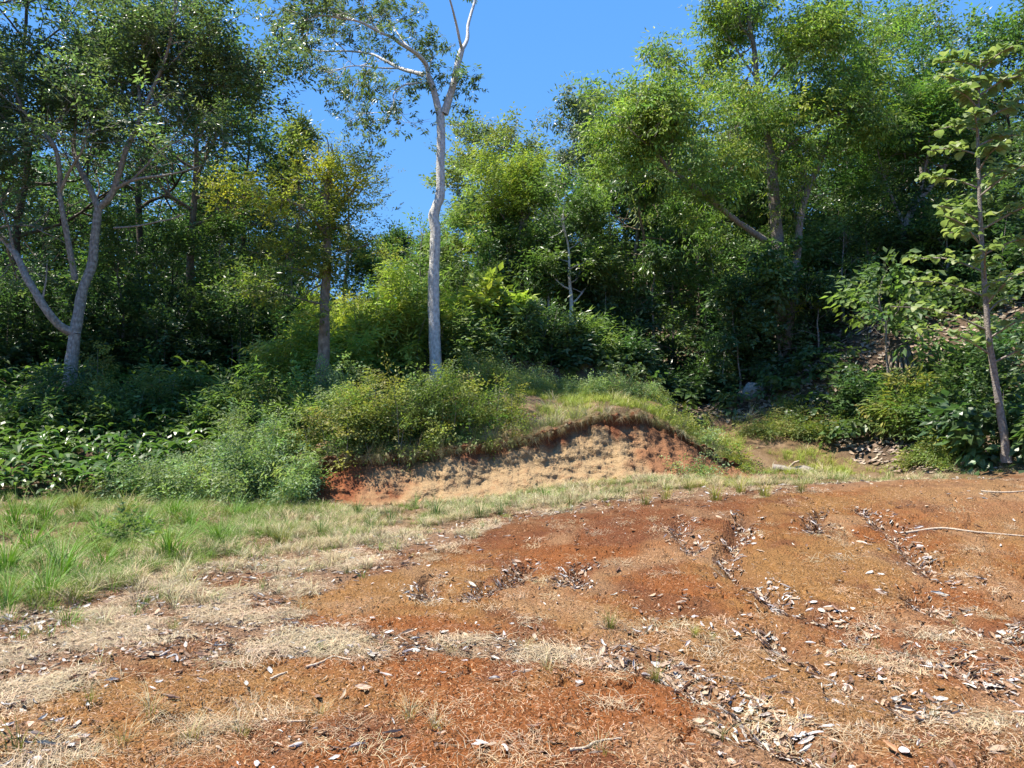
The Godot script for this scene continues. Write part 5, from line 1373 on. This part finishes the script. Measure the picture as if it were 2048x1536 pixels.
		[12.86, 22.00, 7.78, 5.24, 0.73, "", {"bark": "bark_grey", "cols": "MID", "leaf": "oval", "mat": "leaf_glossy", "sprays": 700, "size": 0.90, "limbs": 8, "trunk": 0.06}, "slim_tree", "slim tree on the slope left of the slender young tree"],
		[-3.05, 25.00, 8.62, 5.74, 0.83, "", {"bark": "bark_grey", "cols": "MID", "leaf": "oval", "mat": "leaf_glossy", "sprays": 700, "size": 0.90, "limbs": 8, "trunk": 0.06}, "slim_tree", "slim tree just left of the white trunk"],
		[-9.14, 24.00, 8.34, 5.57, 0.72, "", {"bark": "bark_grey", "cols": "MID", "leaf": "oval", "mat": "leaf_glossy", "sprays": 700, "size": 0.90, "limbs": 8, "trunk": 0.06}, "slim_tree", "slim tree left of the vine-clad tree"],
		[-11.97, 23.00, 8.21, 5.41, 0.76, "", {"bark": "bark_grey", "cols": "MID", "leaf": "oval", "mat": "leaf_glossy", "sprays": 700, "size": 0.90, "limbs": 8, "trunk": 0.06}, "slim_tree", "slim tree just right of the forked pale tree"],
		[-10.97, 24.00, 8.17, 5.57, 0.72, "", {"bark": "bark_dark", "cols": "MID", "leaf": "oval", "mat": "leaf_glossy", "sprays": 700, "size": 0.90, "limbs": 8, "trunk": 0.06}, "slim_tree", "slim dark tree between the forked tree and the thick dark trunk"],
	]
	for q in table.size():
		var s: Array = table[q]
		var look: Dictionary = s[6].duplicate()
		look.cols = pal[look.cols]
		grown_tree(s[7], s[8], s[0], s[1], s[2], s[3], s[4], look, 4000 + q * 7, s[5])
	drawn_tree("white_trunk_tree", "tall tree with a bare white trunk forking high against the sky", [
		[[Vector3(-1.99, 2.37, -20.00), Vector3(-2.02, 3.03, -20.00), Vector3(-2.08, 4.37, -20.00), Vector3(-2.09, 5.72, -20.00), Vector3(-2.05, 6.67, -20.00), Vector3(-2.11, 7.15, -20.00), Vector3(-2.03, 7.46, -20.00), Vector3(-1.94, 7.73, -20.00), Vector3(-1.93, 8.58, -20.00), Vector3(-1.92, 9.41, -20.00), Vector3(-1.95, 10.03, -20.00)], 0.165, 0.110, -1, 0.00],
		[[Vector3(-1.94, 9.93, -20.00), Vector3(-2.06, 10.38, -20.00), Vector3(-2.14, 10.72, -20.00), Vector3(-2.27, 11.00, -20.00)], 0.100, 0.085, -1, 0.00],
		[[Vector3(-1.84, 9.99, -20.00), Vector3(-1.72, 10.38, -20.00), Vector3(-1.59, 10.78, -20.00), Vector3(-1.48, 11.35, -20.00), Vector3(-1.36, 11.79, -20.00)], 0.110, 0.075, -1, 0.00],
		[[Vector3(-2.27, 11.00, -20.00), Vector3(-2.32, 11.32, -20.00), Vector3(-2.48, 11.40, -19.60), Vector3(-2.65, 11.37, -19.20), Vector3(-2.87, 11.34, -18.80), Vector3(-3.02, 11.33, -18.50), Vector3(-3.27, 11.30, -18.20), Vector3(-3.70, 11.35, -17.80), Vector3(-4.13, 11.33, -17.60), Vector3(-4.52, 11.28, -17.40), Vector3(-4.91, 11.06, -17.20)], 0.075, 0.018, 1, 0.62],
		[[Vector3(-2.42, 11.07, -20.00), Vector3(-2.74, 11.30, -20.30), Vector3(-3.14, 11.59, -20.70), Vector3(-3.60, 11.95, -21.00), Vector3(-4.03, 12.29, -21.30), Vector3(-4.50, 12.52, -21.60), Vector3(-4.94, 12.65, -21.80), Vector3(-5.64, 12.75, -22.00), Vector3(-6.68, 12.98, -22.20)], 0.065, 0.014, 1, 0.55],
		[[Vector3(-2.47, 10.86, -20.00), Vector3(-2.63, 10.60, -19.50), Vector3(-2.83, 10.41, -19.20), Vector3(-3.05, 10.09, -19.00), Vector3(-3.01, 9.69, -18.80), Vector3(-3.17, 9.29, -18.70)], 0.035, 0.014, 1, 0.60],
		[[Vector3(-3.14, 11.59, -20.70), Vector3(-3.66, 11.46, -20.40), Vector3(-4.17, 11.42, -20.20), Vector3(-4.51, 11.29, -20.00), Vector3(-4.89, 11.14, -20.00)], 0.028, 0.010, 1, 0.40],
		[[Vector3(-2.68, 11.40, -19.20), Vector3(-2.94, 11.81, -19.50), Vector3(-3.11, 12.14, -19.70), Vector3(-3.33, 12.61, -20.00)], 0.035, 0.012, 1, 0.60],
		[[Vector3(-1.36, 11.79, -20.00), Vector3(-1.24, 12.22, -20.30), Vector3(-1.23, 12.72, -20.50), Vector3(-1.14, 13.22, -20.70), Vector3(-1.03, 13.76, -20.90), Vector3(-0.86, 14.76, -21.20), Vector3(-0.58, 15.86, -21.50)], 0.060, 0.025, 1, 0.75],
		[[Vector3(-1.36, 11.79, -20.00), Vector3(-1.41, 11.90, -19.70), Vector3(-1.48, 12.22, -19.50), Vector3(-1.56, 12.46, -19.20), Vector3(-1.66, 12.75, -19.00), Vector3(-1.84, 13.21, -18.70)], 0.045, 0.018, 1, 0.80],
		[[Vector3(-3.27, 11.30, -18.20), Vector3(-3.61, 11.81, -18.50), Vector3(-3.82, 12.28, -18.70), Vector3(-3.97, 12.80, -18.80)], 0.030, 0.010, 1, 0.40],
		[[Vector3(-2.27, 11.07, -20.00), Vector3(-2.25, 11.52, -20.30), Vector3(-2.20, 11.95, -20.50)], 0.025, 0.010, 0, 0.70],
		[[Vector3(-4.94, 12.65, -21.80), Vector3(-5.26, 12.93, -21.70), Vector3(-5.48, 13.10, -21.50)], 0.022, 0.008, 1, 0.40],
		[[Vector3(-4.03, 12.29, -21.30), Vector3(-4.31, 11.79, -21.20), Vector3(-4.47, 11.22, -21.10)], 0.022, 0.008, 1, 0.40],
	], {"bark": "bark_pale", "branchy": 0.38, "twig": 0.85, "per": 3, "clump": 0.34, "leaf": "tuftleaf", "mat": "leaf_glossy", "cols": [Color(0.10, 0.135, 0.07), Color(0.13, 0.165, 0.085), Color(0.085, 0.115, 0.06)], "size": 0.85, "centre": Vector3(-2.6, 11.2, -20)}, 6001, [
		[Vector3(-2.26, 12.13, -20.50), 0.55, 23],
		[Vector3(-2.40, 11.00, -20.30), 0.45, 15],
		[Vector3(-1.60, 10.77, -19.80), 0.65, 23],
		[Vector3(-1.21, 11.00, -20.00), 0.35, 8],
		[Vector3(-5.03, 10.93, -17.40), 0.80, 12],
		[Vector3(-6.95, 13.01, -22.00), 0.80, 15],
		[Vector3(-5.82, 11.79, -21.20), 0.90, 14],
		[Vector3(-5.28, 10.87, -20.80), 0.90, 12],
		[Vector3(-4.57, 10.94, -20.80), 0.90, 18],
		[Vector3(-4.01, 11.16, -20.80), 0.80, 21],
		[Vector3(-3.69, 10.71, -20.60), 0.70, 14],
		[Vector3(-3.21, 8.90, -18.70), 0.70, 8],
		[Vector3(-3.88, 12.15, -18.70), 0.80, 16],
		[Vector3(-4.49, 11.53, -17.60), 0.90, 14],
		[Vector3(-3.19, 12.89, -20.00), 0.60, 11],
		[Vector3(-2.84, 12.13, -19.50), 0.50, 8],
		[Vector3(-4.52, 9.93, -20.60), 0.70, 7],
	])

	drawn_tree("forked_pale_tree", "big pale-barked tree forking low, spreading over the left slope", [
		[[Vector3(-11.20, 1.83, -19.00), Vector3(-11.18, 2.33, -19.00), Vector3(-11.15, 3.09, -19.00), Vector3(-11.07, 3.88, -19.00)], 0.185, 0.140, -1, 0.00],
		[[Vector3(-11.07, 3.88, -19.00), Vector3(-11.34, 4.06, -18.80), Vector3(-11.54, 4.40, -18.60), Vector3(-11.83, 4.91, -18.50), Vector3(-12.09, 5.35, -18.50), Vector3(-12.40, 5.87, -18.60), Vector3(-13.13, 6.48, -19.00), Vector3(-13.88, 7.05, -19.40)], 0.115, 0.065, 1, 0.70],
		[[Vector3(-11.07, 3.88, -19.00), Vector3(-11.05, 4.50, -19.10), Vector3(-11.00, 5.10, -19.20), Vector3(-10.86, 5.71, -19.30), Vector3(-10.81, 6.49, -19.30), Vector3(-10.74, 7.18, -19.30)], 0.135, 0.105, -1, 0.00],
		[[Vector3(-10.74, 7.18, -19.30), Vector3(-11.06, 7.81, -19.40), Vector3(-11.43, 8.34, -19.60), Vector3(-11.72, 8.92, -19.80), Vector3(-11.77, 9.64, -19.90), Vector3(-11.75, 10.51, -20.00), Vector3(-11.80, 11.45, -20.20)], 0.085, 0.030, 2, 0.50],
		[[Vector3(-10.74, 7.18, -19.30), Vector3(-10.37, 7.49, -19.20), Vector3(-10.13, 8.01, -19.10), Vector3(-9.91, 8.62, -19.00), Vector3(-9.69, 9.12, -19.00), Vector3(-9.55, 9.48, -19.00), Vector3(-9.16, 10.14, -18.80), Vector3(-8.78, 10.80, -18.60), Vector3(-8.51, 11.47, -18.40), Vector3(-8.42, 12.18, -18.30)], 0.090, 0.025, 2, 0.50],
		[[Vector3(-10.25, 7.67, -19.20), Vector3(-9.66, 7.75, -18.80), Vector3(-9.13, 7.74, -18.50), Vector3(-8.52, 7.70, -18.20), Vector3(-7.94, 7.74, -18.00), Vector3(-7.35, 7.84, -17.80)], 0.055, 0.014, 1, 0.70],
		[[Vector3(-11.23, 5.30, -19.20), Vector3(-11.27, 6.03, -19.00), Vector3(-11.35, 6.88, -18.80), Vector3(-11.45, 7.45, -18.80), Vector3(-11.41, 8.00, -18.70), Vector3(-11.51, 8.58, -18.60), Vector3(-11.82, 9.01, -18.50), Vector3(-12.11, 9.32, -18.40), Vector3(-12.30, 9.67, -18.40), Vector3(-12.49, 10.31, -18.40)], 0.080, 0.030, 2, 0.55],
		[[Vector3(-11.45, 7.45, -18.80), Vector3(-11.15, 7.84, -18.60), Vector3(-10.86, 8.09, -18.40), Vector3(-10.56, 8.33, -18.20), Vector3(-10.34, 8.75, -18.00)], 0.050, 0.015, 1, 0.50],
		[[Vector3(-9.55, 9.48, -19.00), Vector3(-9.72, 10.29, -19.20), Vector3(-10.10, 11.24, -19.50), Vector3(-10.32, 12.16, -19.70), Vector3(-10.52, 13.11, -19.90)], 0.055, 0.018, 2, 0.40],
		[[Vector3(-9.55, 9.48, -19.00), Vector3(-9.17, 10.02, -19.20), Vector3(-8.63, 10.27, -19.30), Vector3(-8.28, 10.41, -19.40), Vector3(-7.87, 10.70, -19.50), Vector3(-7.38, 10.88, -19.60)], 0.050, 0.014, 2, 0.50],
		[[Vector3(-9.66, 7.75, -18.80), Vector3(-9.21, 8.03, -18.60), Vector3(-8.81, 8.34, -18.40), Vector3(-8.29, 8.52, -18.20), Vector3(-7.76, 8.73, -18.10)], 0.035, 0.012, 1, 0.40],
		[[Vector3(-10.32, 6.68, -19.30), Vector3(-9.41, 6.57, -18.70), Vector3(-8.71, 6.61, -18.40), Vector3(-8.25, 6.63, -18.20), Vector3(-7.94, 6.71, -18.10)], 0.028, 0.012, 0, 0.95],
		[[Vector3(-11.64, 4.67, -18.55), Vector3(-11.54, 5.16, -18.50), Vector3(-11.52, 5.66, -18.50)], 0.030, 0.012, 0, 0.90],
		[[Vector3(-12.30, 9.67, -18.40), Vector3(-12.73, 10.10, -18.50), Vector3(-13.26, 10.45, -18.70)], 0.040, 0.015, 2, 0.30],
	], {"bark": "bark_mottled", "branchy": 0.5, "twig": 1.3, "per": 3, "clump": 0.34, "leaf": "oval", "mat": "leaf_glossy", "cols": [Color(0.085, 0.12, 0.06), Color(0.11, 0.15, 0.07), Color(0.07, 0.10, 0.055), Color(0.14, 0.18, 0.08)], "size": 0.9, "centre": Vector3(-10.5, 9.5, -19)}, 6101, [
		[Vector3(-9.47, 11.90, -19.20), 1.30, 23],
		[Vector3(-8.28, 11.38, -19.50), 1.20, 19],
		[Vector3(-11.91, 12.33, -20.00), 1.40, 23],
		[Vector3(-12.19, 10.80, -18.60), 1.30, 19],
		[Vector3(-7.72, 10.16, -19.50), 1.00, 15],
		[Vector3(-8.31, 9.21, -18.20), 0.90, 11],
		[Vector3(-7.14, 9.17, -19.40), 0.80, 11],
		[Vector3(-10.36, 10.69, -19.20), 1.00, 11],
		[Vector3(-12.06, 6.75, -18.80), 0.90, 8],
		[Vector3(-11.13, 5.14, -18.40), 0.50, 3],
	])

	drawn_tree("vine_clad_tree", "slender tree wrapped in vines with a golden-green top", [
		[[Vector3(-4.53, 2.29, -18.00), Vector3(-4.53, 2.89, -18.00), Vector3(-4.51, 3.61, -18.00), Vector3(-4.50, 4.58, -18.00), Vector3(-4.46, 5.80, -18.00), Vector3(-4.50, 6.78, -18.00), Vector3(-4.48, 7.39, -18.00), Vector3(-4.42, 7.76, -18.00)], 0.170, 0.050, 0, 0.35],
		[[Vector3(-4.50, 6.16, -18.00), Vector3(-4.81, 6.57, -17.70), Vector3(-5.17, 6.81, -17.50), Vector3(-5.67, 6.90, -17.40), Vector3(-6.37, 6.90, -17.40)], 0.045, 0.012, 1, 0.30],
		[[Vector3(-4.49, 6.53, -18.00), Vector3(-4.09, 7.08, -18.20), Vector3(-3.81, 7.49, -18.30), Vector3(-3.57, 7.74, -18.30)], 0.040, 0.012, 1, 0.30],
		[[Vector3(-4.51, 7.02, -18.00), Vector3(-4.73, 7.33, -17.80), Vector3(-4.88, 7.60, -17.70)], 0.035, 0.012, 1, 0.30],
		[[Vector3(-4.50, 4.46, -18.00), Vector3(-4.87, 4.51, -17.60), Vector3(-5.28, 4.60, -17.40), Vector3(-5.68, 4.45, -17.20)], 0.030, 0.010, 1, 0.30],
		[[Vector3(-4.48, 5.07, -18.00), Vector3(-5.20, 5.37, -18.30), Vector3(-5.75, 5.54, -18.50)], 0.030, 0.010, 1, 0.30],
		[[Vector3(-4.45, 5.55, -18.00), Vector3(-3.96, 5.84, -18.20), Vector3(-3.55, 5.99, -18.30)], 0.030, 0.010, 1, 0.30],
	], {"bark": "bark_brown", "branchy": 0.6, "twig": 0.7, "per": 5, "clump": 0.38, "leaf": "oval", "mat": "leaf_soft", "cols": [Color(0.15, 0.17, 0.04), Color(0.10, 0.14, 0.035), Color(0.20, 0.21, 0.04)], "size": 0.62, "centre": Vector3(-4.4, 6.0, -18)}, 6201, [
		[Vector3(-4.46, 5.51, -17.80), 0.50, 40],
		[Vector3(-4.44, 6.50, -17.90), 0.60, 30],
		[Vector3(-4.45, 4.31, -17.80), 0.45, 30],
		[Vector3(-4.08, 6.34, -18.20), 0.60, 20],
		[Vector3(-5.16, 6.09, -17.70), 0.70, 22],
		[Vector3(-5.44, 4.97, -17.50), 0.60, 16],
	])

	# the golden top of the vine-clad tree
	rng.seed = 6250
	var vine: Node3D = get_node("vine_clad_tree")
	var tips := []
	for e in [[Vector3(-4.70, 7.66, -17.90), 0.45], [Vector3(-4.18, 7.64, -18.00), 0.4], [Vector3(-3.85, 7.17, -17.90), 0.4], [Vector3(-6.49, 6.90, -17.40), 0.5], [Vector3(-5.67, 6.78, -17.40), 0.45]]:
		for k in 24:
			var o: Vector3 = rdir() * e[1]
			o.y *= 0.6
			tips.append(e[0] + o)
	crown(tips, 4, 0.3, 0.8, "oval", "leaf_soft", GOLD.slice(0, 2), 0.62, vine, Vector3(-4.4, 6.0, -18), "golden_crown")

	drawn_tree("small_yellow_tree", "small yellow-green tree with a crooked pale stem behind the terrace", [
		[[Vector3(0.47, 3.73, -25.00), Vector3(0.43, 4.81, -25.00), Vector3(0.35, 5.91, -25.00), Vector3(0.30, 6.92, -25.00), Vector3(0.24, 7.94, -25.00), Vector3(0.35, 8.79, -25.00), Vector3(0.27, 9.64, -25.00)], 0.100, 0.030, 1, 0.60],
		[[Vector3(0.27, 7.77, -25.00), Vector3(-0.23, 8.37, -24.70), Vector3(-0.64, 8.90, -24.50), Vector3(-0.97, 9.28, -24.40)], 0.035, 0.012, 1, 0.30],
		[[Vector3(0.30, 8.28, -25.00), Vector3(0.78, 9.05, -25.30), Vector3(1.04, 9.68, -25.40)], 0.035, 0.012, 1, 0.30],
	], {"bark": "bark_grey", "branchy": 0.7, "twig": 0.9, "per": 6, "clump": 0.45, "leaf": "lance", "mat": "leaf_soft", "cols": [Color(0.19, 0.24, 0.05), Color(0.23, 0.27, 0.06), Color(0.14, 0.20, 0.045)], "size": 0.85, "centre": Vector3(0.3, 8.0, -25)}, 6301, [
		[Vector3(-0.40, 9.58, -24.80), 0.80, 30],
		[Vector3(0.27, 9.98, -25.00), 0.80, 30],
		[Vector3(0.78, 9.19, -25.20), 0.70, 26],
		[Vector3(-0.90, 9.04, -24.70), 0.60, 20],
		[Vector3(0.10, 8.45, -25.00), 0.80, 24],
		[Vector3(-0.40, 7.72, -24.80), 0.70, 20],
		[Vector3(0.61, 7.47, -25.20), 0.60, 16],
		[Vector3(-0.57, 6.79, -25.20), 0.60, 16],
	])

	drawn_tree("spreading_tree", "big spreading tree with a mottled double trunk and a long left limb", [
		[[Vector3(8.28, 2.79, -23.00), Vector3(8.30, 3.86, -23.00), Vector3(8.29, 4.79, -23.00), Vector3(8.28, 6.03, -23.00), Vector3(8.21, 7.12, -23.00), Vector3(8.14, 8.06, -23.00), Vector3(8.09, 9.00, -23.00), Vector3(8.07, 9.79, -23.00)], 0.240, 0.150, -1, 0.00],
		[[Vector3(8.32, 3.84, -22.80), Vector3(8.53, 5.37, -22.80), Vector3(8.72, 6.76, -22.80), Vector3(8.83, 7.84, -22.80), Vector3(9.09, 8.78, -22.80), Vector3(9.56, 9.71, -23.00), Vector3(10.06, 10.82, -23.30), Vector3(10.45, 11.91, -23.50)], 0.150, 0.060, 2, 0.60],
		[[Vector3(7.74, 7.22, -22.80), Vector3(7.13, 7.49, -22.50), Vector3(6.45, 7.80, -22.10), Vector3(5.88, 8.14, -21.80), Vector3(5.33, 8.40, -21.50), Vector3(4.80, 8.68, -21.20), Vector3(4.41, 8.86, -21.00), Vector3(4.13, 9.12, -20.80), Vector3(3.86, 9.25, -20.70)], 0.100, 0.040, 2, 0.65],
		[[Vector3(8.07, 9.79, -23.00), Vector3(8.00, 10.46, -23.10), Vector3(7.92, 11.30, -23.20), Vector3(7.75, 12.47, -23.30), Vector3(7.71, 13.49, -23.40), Vector3(7.60, 14.53, -23.50), Vector3(7.71, 15.58, -23.60), Vector3(7.73, 16.64, -23.70)], 0.120, 0.050, 2, 0.50],
		[[Vector3(8.07, 9.63, -23.00), Vector3(8.53, 10.15, -22.70), Vector3(9.15, 10.54, -22.50), Vector3(9.91, 11.00, -22.30), Vector3(10.63, 11.49, -22.20)], 0.070, 0.020, 2, 0.40],
		[[Vector3(8.09, 9.00, -23.00), Vector3(7.63, 9.45, -22.70), Vector3(7.26, 9.72, -22.60), Vector3(7.01, 10.07, -22.50), Vector3(6.76, 10.65, -22.40)], 0.060, 0.020, 2, 0.40],
		[[Vector3(7.84, 11.98, -23.30), Vector3(8.41, 12.70, -23.10), Vector3(9.01, 13.13, -23.00), Vector3(9.80, 13.53, -23.00)], 0.050, 0.015, 2, 0.30],
		[[Vector3(7.75, 12.47, -23.30), Vector3(7.26, 13.33, -23.40), Vector3(6.90, 14.04, -23.50), Vector3(6.54, 14.75, -23.60)], 0.040, 0.012, 1, 0.40],
		[[Vector3(4.41, 8.86, -21.00), Vector3(4.49, 9.18, -20.90), Vector3(4.63, 9.62, -20.90), Vector3(4.63, 10.09, -21.00)], 0.030, 0.010, 1, 0.30],
		[[Vector3(5.88, 8.14, -21.80), Vector3(5.94, 8.55, -21.70), Vector3(6.13, 8.92, -21.60), Vector3(6.21, 9.36, -21.60)], 0.030, 0.010, 1, 0.40],
	], {"bark": "bark_grey", "branchy": 0.5, "twig": 1.2, "per": 4, "clump": 0.38, "leaf": "droop", "mat": "leaf_soft", "cols": [Color(0.145, 0.22, 0.05), Color(0.18, 0.25, 0.055), Color(0.105, 0.17, 0.045), Color(0.23, 0.28, 0.06)], "size": 0.85, "centre": Vector3(7.6, 9.5, -23)}, 6401, [
		[Vector3(3.88, 9.72, -20.80), 1.10, 28],
		[Vector3(3.07, 9.65, -21.00), 0.90, 21],
		[Vector3(2.66, 9.00, -21.20), 0.80, 16],
		[Vector3(3.63, 8.64, -21.00), 0.90, 16],
		[Vector3(4.82, 10.32, -21.20), 1.00, 23],
		[Vector3(6.47, 11.27, -22.40), 1.10, 28],
		[Vector3(7.69, 10.80, -22.00), 1.00, 25],
		[Vector3(8.76, 11.74, -22.40), 1.10, 28],
		[Vector3(10.07, 12.14, -22.60), 1.20, 32],
		[Vector3(10.47, 10.88, -22.20), 1.00, 23],
		[Vector3(7.59, 14.15, -23.40), 0.90, 12],
		[Vector3(6.53, 14.42, -23.60), 0.70, 8],
		[Vector3(9.02, 13.61, -23.00), 0.90, 16],
		[Vector3(11.00, 14.04, -23.20), 1.00, 18],
		[Vector3(9.24, 9.81, -22.20), 0.90, 16],
		[Vector3(7.88, 9.06, -21.80), 0.80, 12],
		[Vector3(6.64, 8.84, -21.60), 0.80, 12],
		[Vector3(5.96, 7.28, -22.40), 0.80, 12],
		[Vector3(7.63, 5.85, -22.10), 0.70, 16],
		[Vector3(8.51, 5.26, -22.10), 0.70, 15],
		[Vector3(6.83, 5.61, -22.40), 0.70, 14],
	])

	drawn_tree("leaning_pale_tree", "pale tree with a short bent trunk on the right slope", [
		[[Vector3(12.40, 3.64, -24.00), Vector3(12.50, 4.93, -24.00), Vector3(12.56, 6.22, -24.00), Vector3(12.63, 7.52, -24.00), Vector3(12.76, 8.17, -24.00), Vector3(13.12, 8.80, -24.00), Vector3(13.55, 9.29, -24.00), Vector3(14.03, 9.98, -24.00)], 0.160, 0.070, 1, 0.80],
		[[Vector3(12.70, 7.85, -24.00), Vector3(12.48, 8.72, -24.20), Vector3(12.22, 9.58, -24.30), Vector3(12.05, 10.62, -24.40)], 0.070, 0.020, 2, 0.40],
		[[Vector3(13.12, 8.80, -24.00), Vector3(13.26, 9.75, -23.80), Vector3(13.36, 10.69, -23.70), Vector3(13.22, 11.96, -23.60)], 0.060, 0.020, 2, 0.40],
	], {"bark": "bark_mottled", "branchy": 0.5, "twig": 1.1, "per": 5, "clump": 0.45, "leaf": "oval", "mat": "leaf_glossy", "cols": [Color(0.10, 0.18, 0.045), Color(0.13, 0.2, 0.05), Color(0.07, 0.13, 0.04)], "size": 0.9, "centre": Vector3(12.5, 9, -24)}, 6501, [
		[Vector3(12.36, 10.55, -24.20), 1.00, 30],
		[Vector3(13.26, 11.67, -23.70), 1.00, 34],
		[Vector3(14.20, 10.31, -24.00), 0.90, 26],
		[Vector3(11.68, 9.55, -24.20), 0.80, 20],
		[Vector3(14.29, 13.30, -24.00), 1.10, 26],
		[Vector3(14.98, 13.93, -23.00), 1.00, 24],
		[Vector3(13.28, 14.26, -23.60), 1.00, 22],
	])


func build_pioneer() -> void:
	# young tree with tiers of big soft leaves at the right edge; every leaf is a piece of its limb
	rng.seed = 5100
	var stem := curve([
		Vector3(9.16, 0.89, -14.00), Vector3(9.12, 1.40, -14.00), Vector3(8.99, 2.42, -14.00), Vector3(8.89, 3.35, -14.00), Vector3(8.85, 4.30, -14.00), Vector3(8.82, 5.24, -14.00), Vector3(8.81, 6.20, -14.00), Vector3(8.82, 7.16, -14.00), Vector3(8.87, 7.94, -14.00), Vector3(8.93, 8.52, -14.00)
	], 6)
	var base: Vector3 = stem[0]
	var t := thing("pioneer_tree", "slender young tree with tiers of big soft leaves at the right edge", "tree", base)
	var b := Buf.new()
	var own := []
	for p in stem: own.append(p - base)
	tube(b, own, 0.075, 0.016, 10, 0.2, 0.9, 0.6)
	part("trunk", b.mesh(M.bark_grey), t)
	var mats := []
	for c in [Color(0.22, 0.29, 0.13), Color(0.26, 0.33, 0.15), Color(0.18, 0.25, 0.11), Color(0.33, 0.38, 0.18)]:
		var m: StandardMaterial3D = M.leaf_soft.duplicate()
		m.resource_name = "pioneer_leaf"
		m.albedo_color = c.linear_to_srgb()
		mats.append(m)
	var n := 34
	for k in n:
		var s := lerpf(0.26, 0.99, k / (n - 1.0))
		var at: Vector3 = own[int(s * (own.size() - 1))]
		var a := k * 2.25 + 0.6
		var reach := lerpf(2.0, 0.6, pow(s, 1.5)) * rf(0.65, 1.15)
		var dir := Vector3(cos(a), 0.45, sin(a) * 0.8)
		var mid := at + dir * reach * 0.5
		var end := at + Vector3(dir.x, 0.28, dir.z) * reach
		var lb := Buf.new()
		var line := curve([at, mid, end], 4)
		tube(lb, line, 0.022, 0.008, 5)
		var limb := part("limb", lb.mesh(M.bark_grey), t)
		for w in rng.randi_range(22, 32):
			var q := rf(0.25, 1.0)
			var p: Vector3 = line[int(q * (line.size() - 1))]
			var o := part("leaf", S.heart, limb)
			o.material_override = mats[rng.randi() % 4]
			o.position = p
			o.rotation = Vector3(rf(-0.3, 0.3), rf(0, TAU), rf(-0.95, -0.3))
			o.scale = Vector3.ONE * rf(0.35, 0.68)

func _ready() -> void:
	# camera, sky, sun, exposure
	var cam := Camera3D.new()
	cam.name = "camera"
	cam.fov = 54.0
	cam.far = 600.0
	cam.near = 0.05
	add_child(cam)
	cam.position = Vector3(0, 1.6, 0)
	cam.rotation_degrees.x = 3.04
	cam.current = true
	var sky := ProceduralSkyMaterial.new()
	sky.sky_top_color = Color(0.235, 0.425, 0.675)
	sky.sky_horizon_color = Color(0.385, 0.57, 0.73)
	sky.sky_curve = 0.22
	sky.ground_bottom_color = Color(0.20, 0.16, 0.10)
	sky.ground_horizon_color = Color(0.35, 0.40, 0.40)
	sky.sun_angle_max = 8.0
	var env := Environment.new()
	env.background_mode = Environment.BG_SKY
	env.sky = Sky.new()
	env.sky.sky_material = sky
	env.tonemap_mode = Environment.TONE_MAPPER_LINEAR
	env.tonemap_exposure = 2.55
	env.sdfgi_enabled = true
	env.ssao_enabled = true
	env.ssil_enabled = true
	var we := WorldEnvironment.new()
	we.name = "environment"
	we.environment = env
	add_child(we)
	var sun := DirectionalLight3D.new()
	sun.name = "sun"
	sun.light_energy = 1.58
	sun.light_color = Color(1.0, 0.965, 0.91)
	sun.light_angular_distance = 0.5
	sun.shadow_enabled = true
	add_child(sun)
	sun.look_at_from_position(Vector3(-0.42, 0.89, 0.02), Vector3.ZERO, Vector3.FORWARD)

	n_soil.noise_type = FastNoiseLite.TYPE_SIMPLEX_SMOOTH
	n_soil.seed = 3
	n_soil.frequency = 0.02
	n_soil.fractal_octaves = 3
	n_zone.noise_type = FastNoiseLite.TYPE_SIMPLEX_SMOOTH
	n_zone.seed = 8
	n_zone.frequency = 0.01
	n_zone.fractal_octaves = 3
	n_crack.noise_type = FastNoiseLite.TYPE_CELLULAR
	n_crack.cellular_return_type = FastNoiseLite.RETURN_DISTANCE2_SUB
	n_crack.cellular_distance_function = FastNoiseLite.DISTANCE_EUCLIDEAN
	n_crack.seed = 4
	n_crack.frequency = 1.7
	n_crack.fractal_type = FastNoiseLite.FRACTAL_NONE
	n_clod.noise_type = FastNoiseLite.TYPE_SIMPLEX_SMOOTH
	n_clod.seed = 12
	n_clod.frequency = 1.0
	n_clod.fractal_octaves = 3
	n_chunk.noise_type = FastNoiseLite.TYPE_CELLULAR
	n_chunk.cellular_return_type = FastNoiseLite.RETURN_CELL_VALUE
	n_chunk.seed = 23
	n_chunk.frequency = 1.0
	n_chunk.fractal_type = FastNoiseLite.FRACTAL_NONE
	n_chunk.domain_warp_enabled = true
	n_chunk.domain_warp_amplitude = 0.25
	n_chunk.domain_warp_frequency = 2.5
	n_crumb.noise_type = FastNoiseLite.TYPE_SIMPLEX_SMOOTH
	n_crumb.seed = 15
	n_crumb.frequency = 1.5
	n_crumb.fractal_type = FastNoiseLite.FRACTAL_RIDGED
	n_crumb.fractal_octaves = 4
	n_crumb.domain_warp_enabled = true
	n_crumb.domain_warp_amplitude = 0.35
	n_crumb.domain_warp_frequency = 1.2
	make_materials()
	make_shapes()
	var t0 := Time.get_ticks_msec()
	for job in [build_ground, build_bank, build_forest, build_pioneer, build_shrubs, build_broadleaf, build_floor, build_far_wood, build_grass, build_litter, build_straw, build_crumbs, build_wood, build_rocks]:
		job.call()
		print(job.get_method(), " ", Time.get_ticks_msec() - t0)
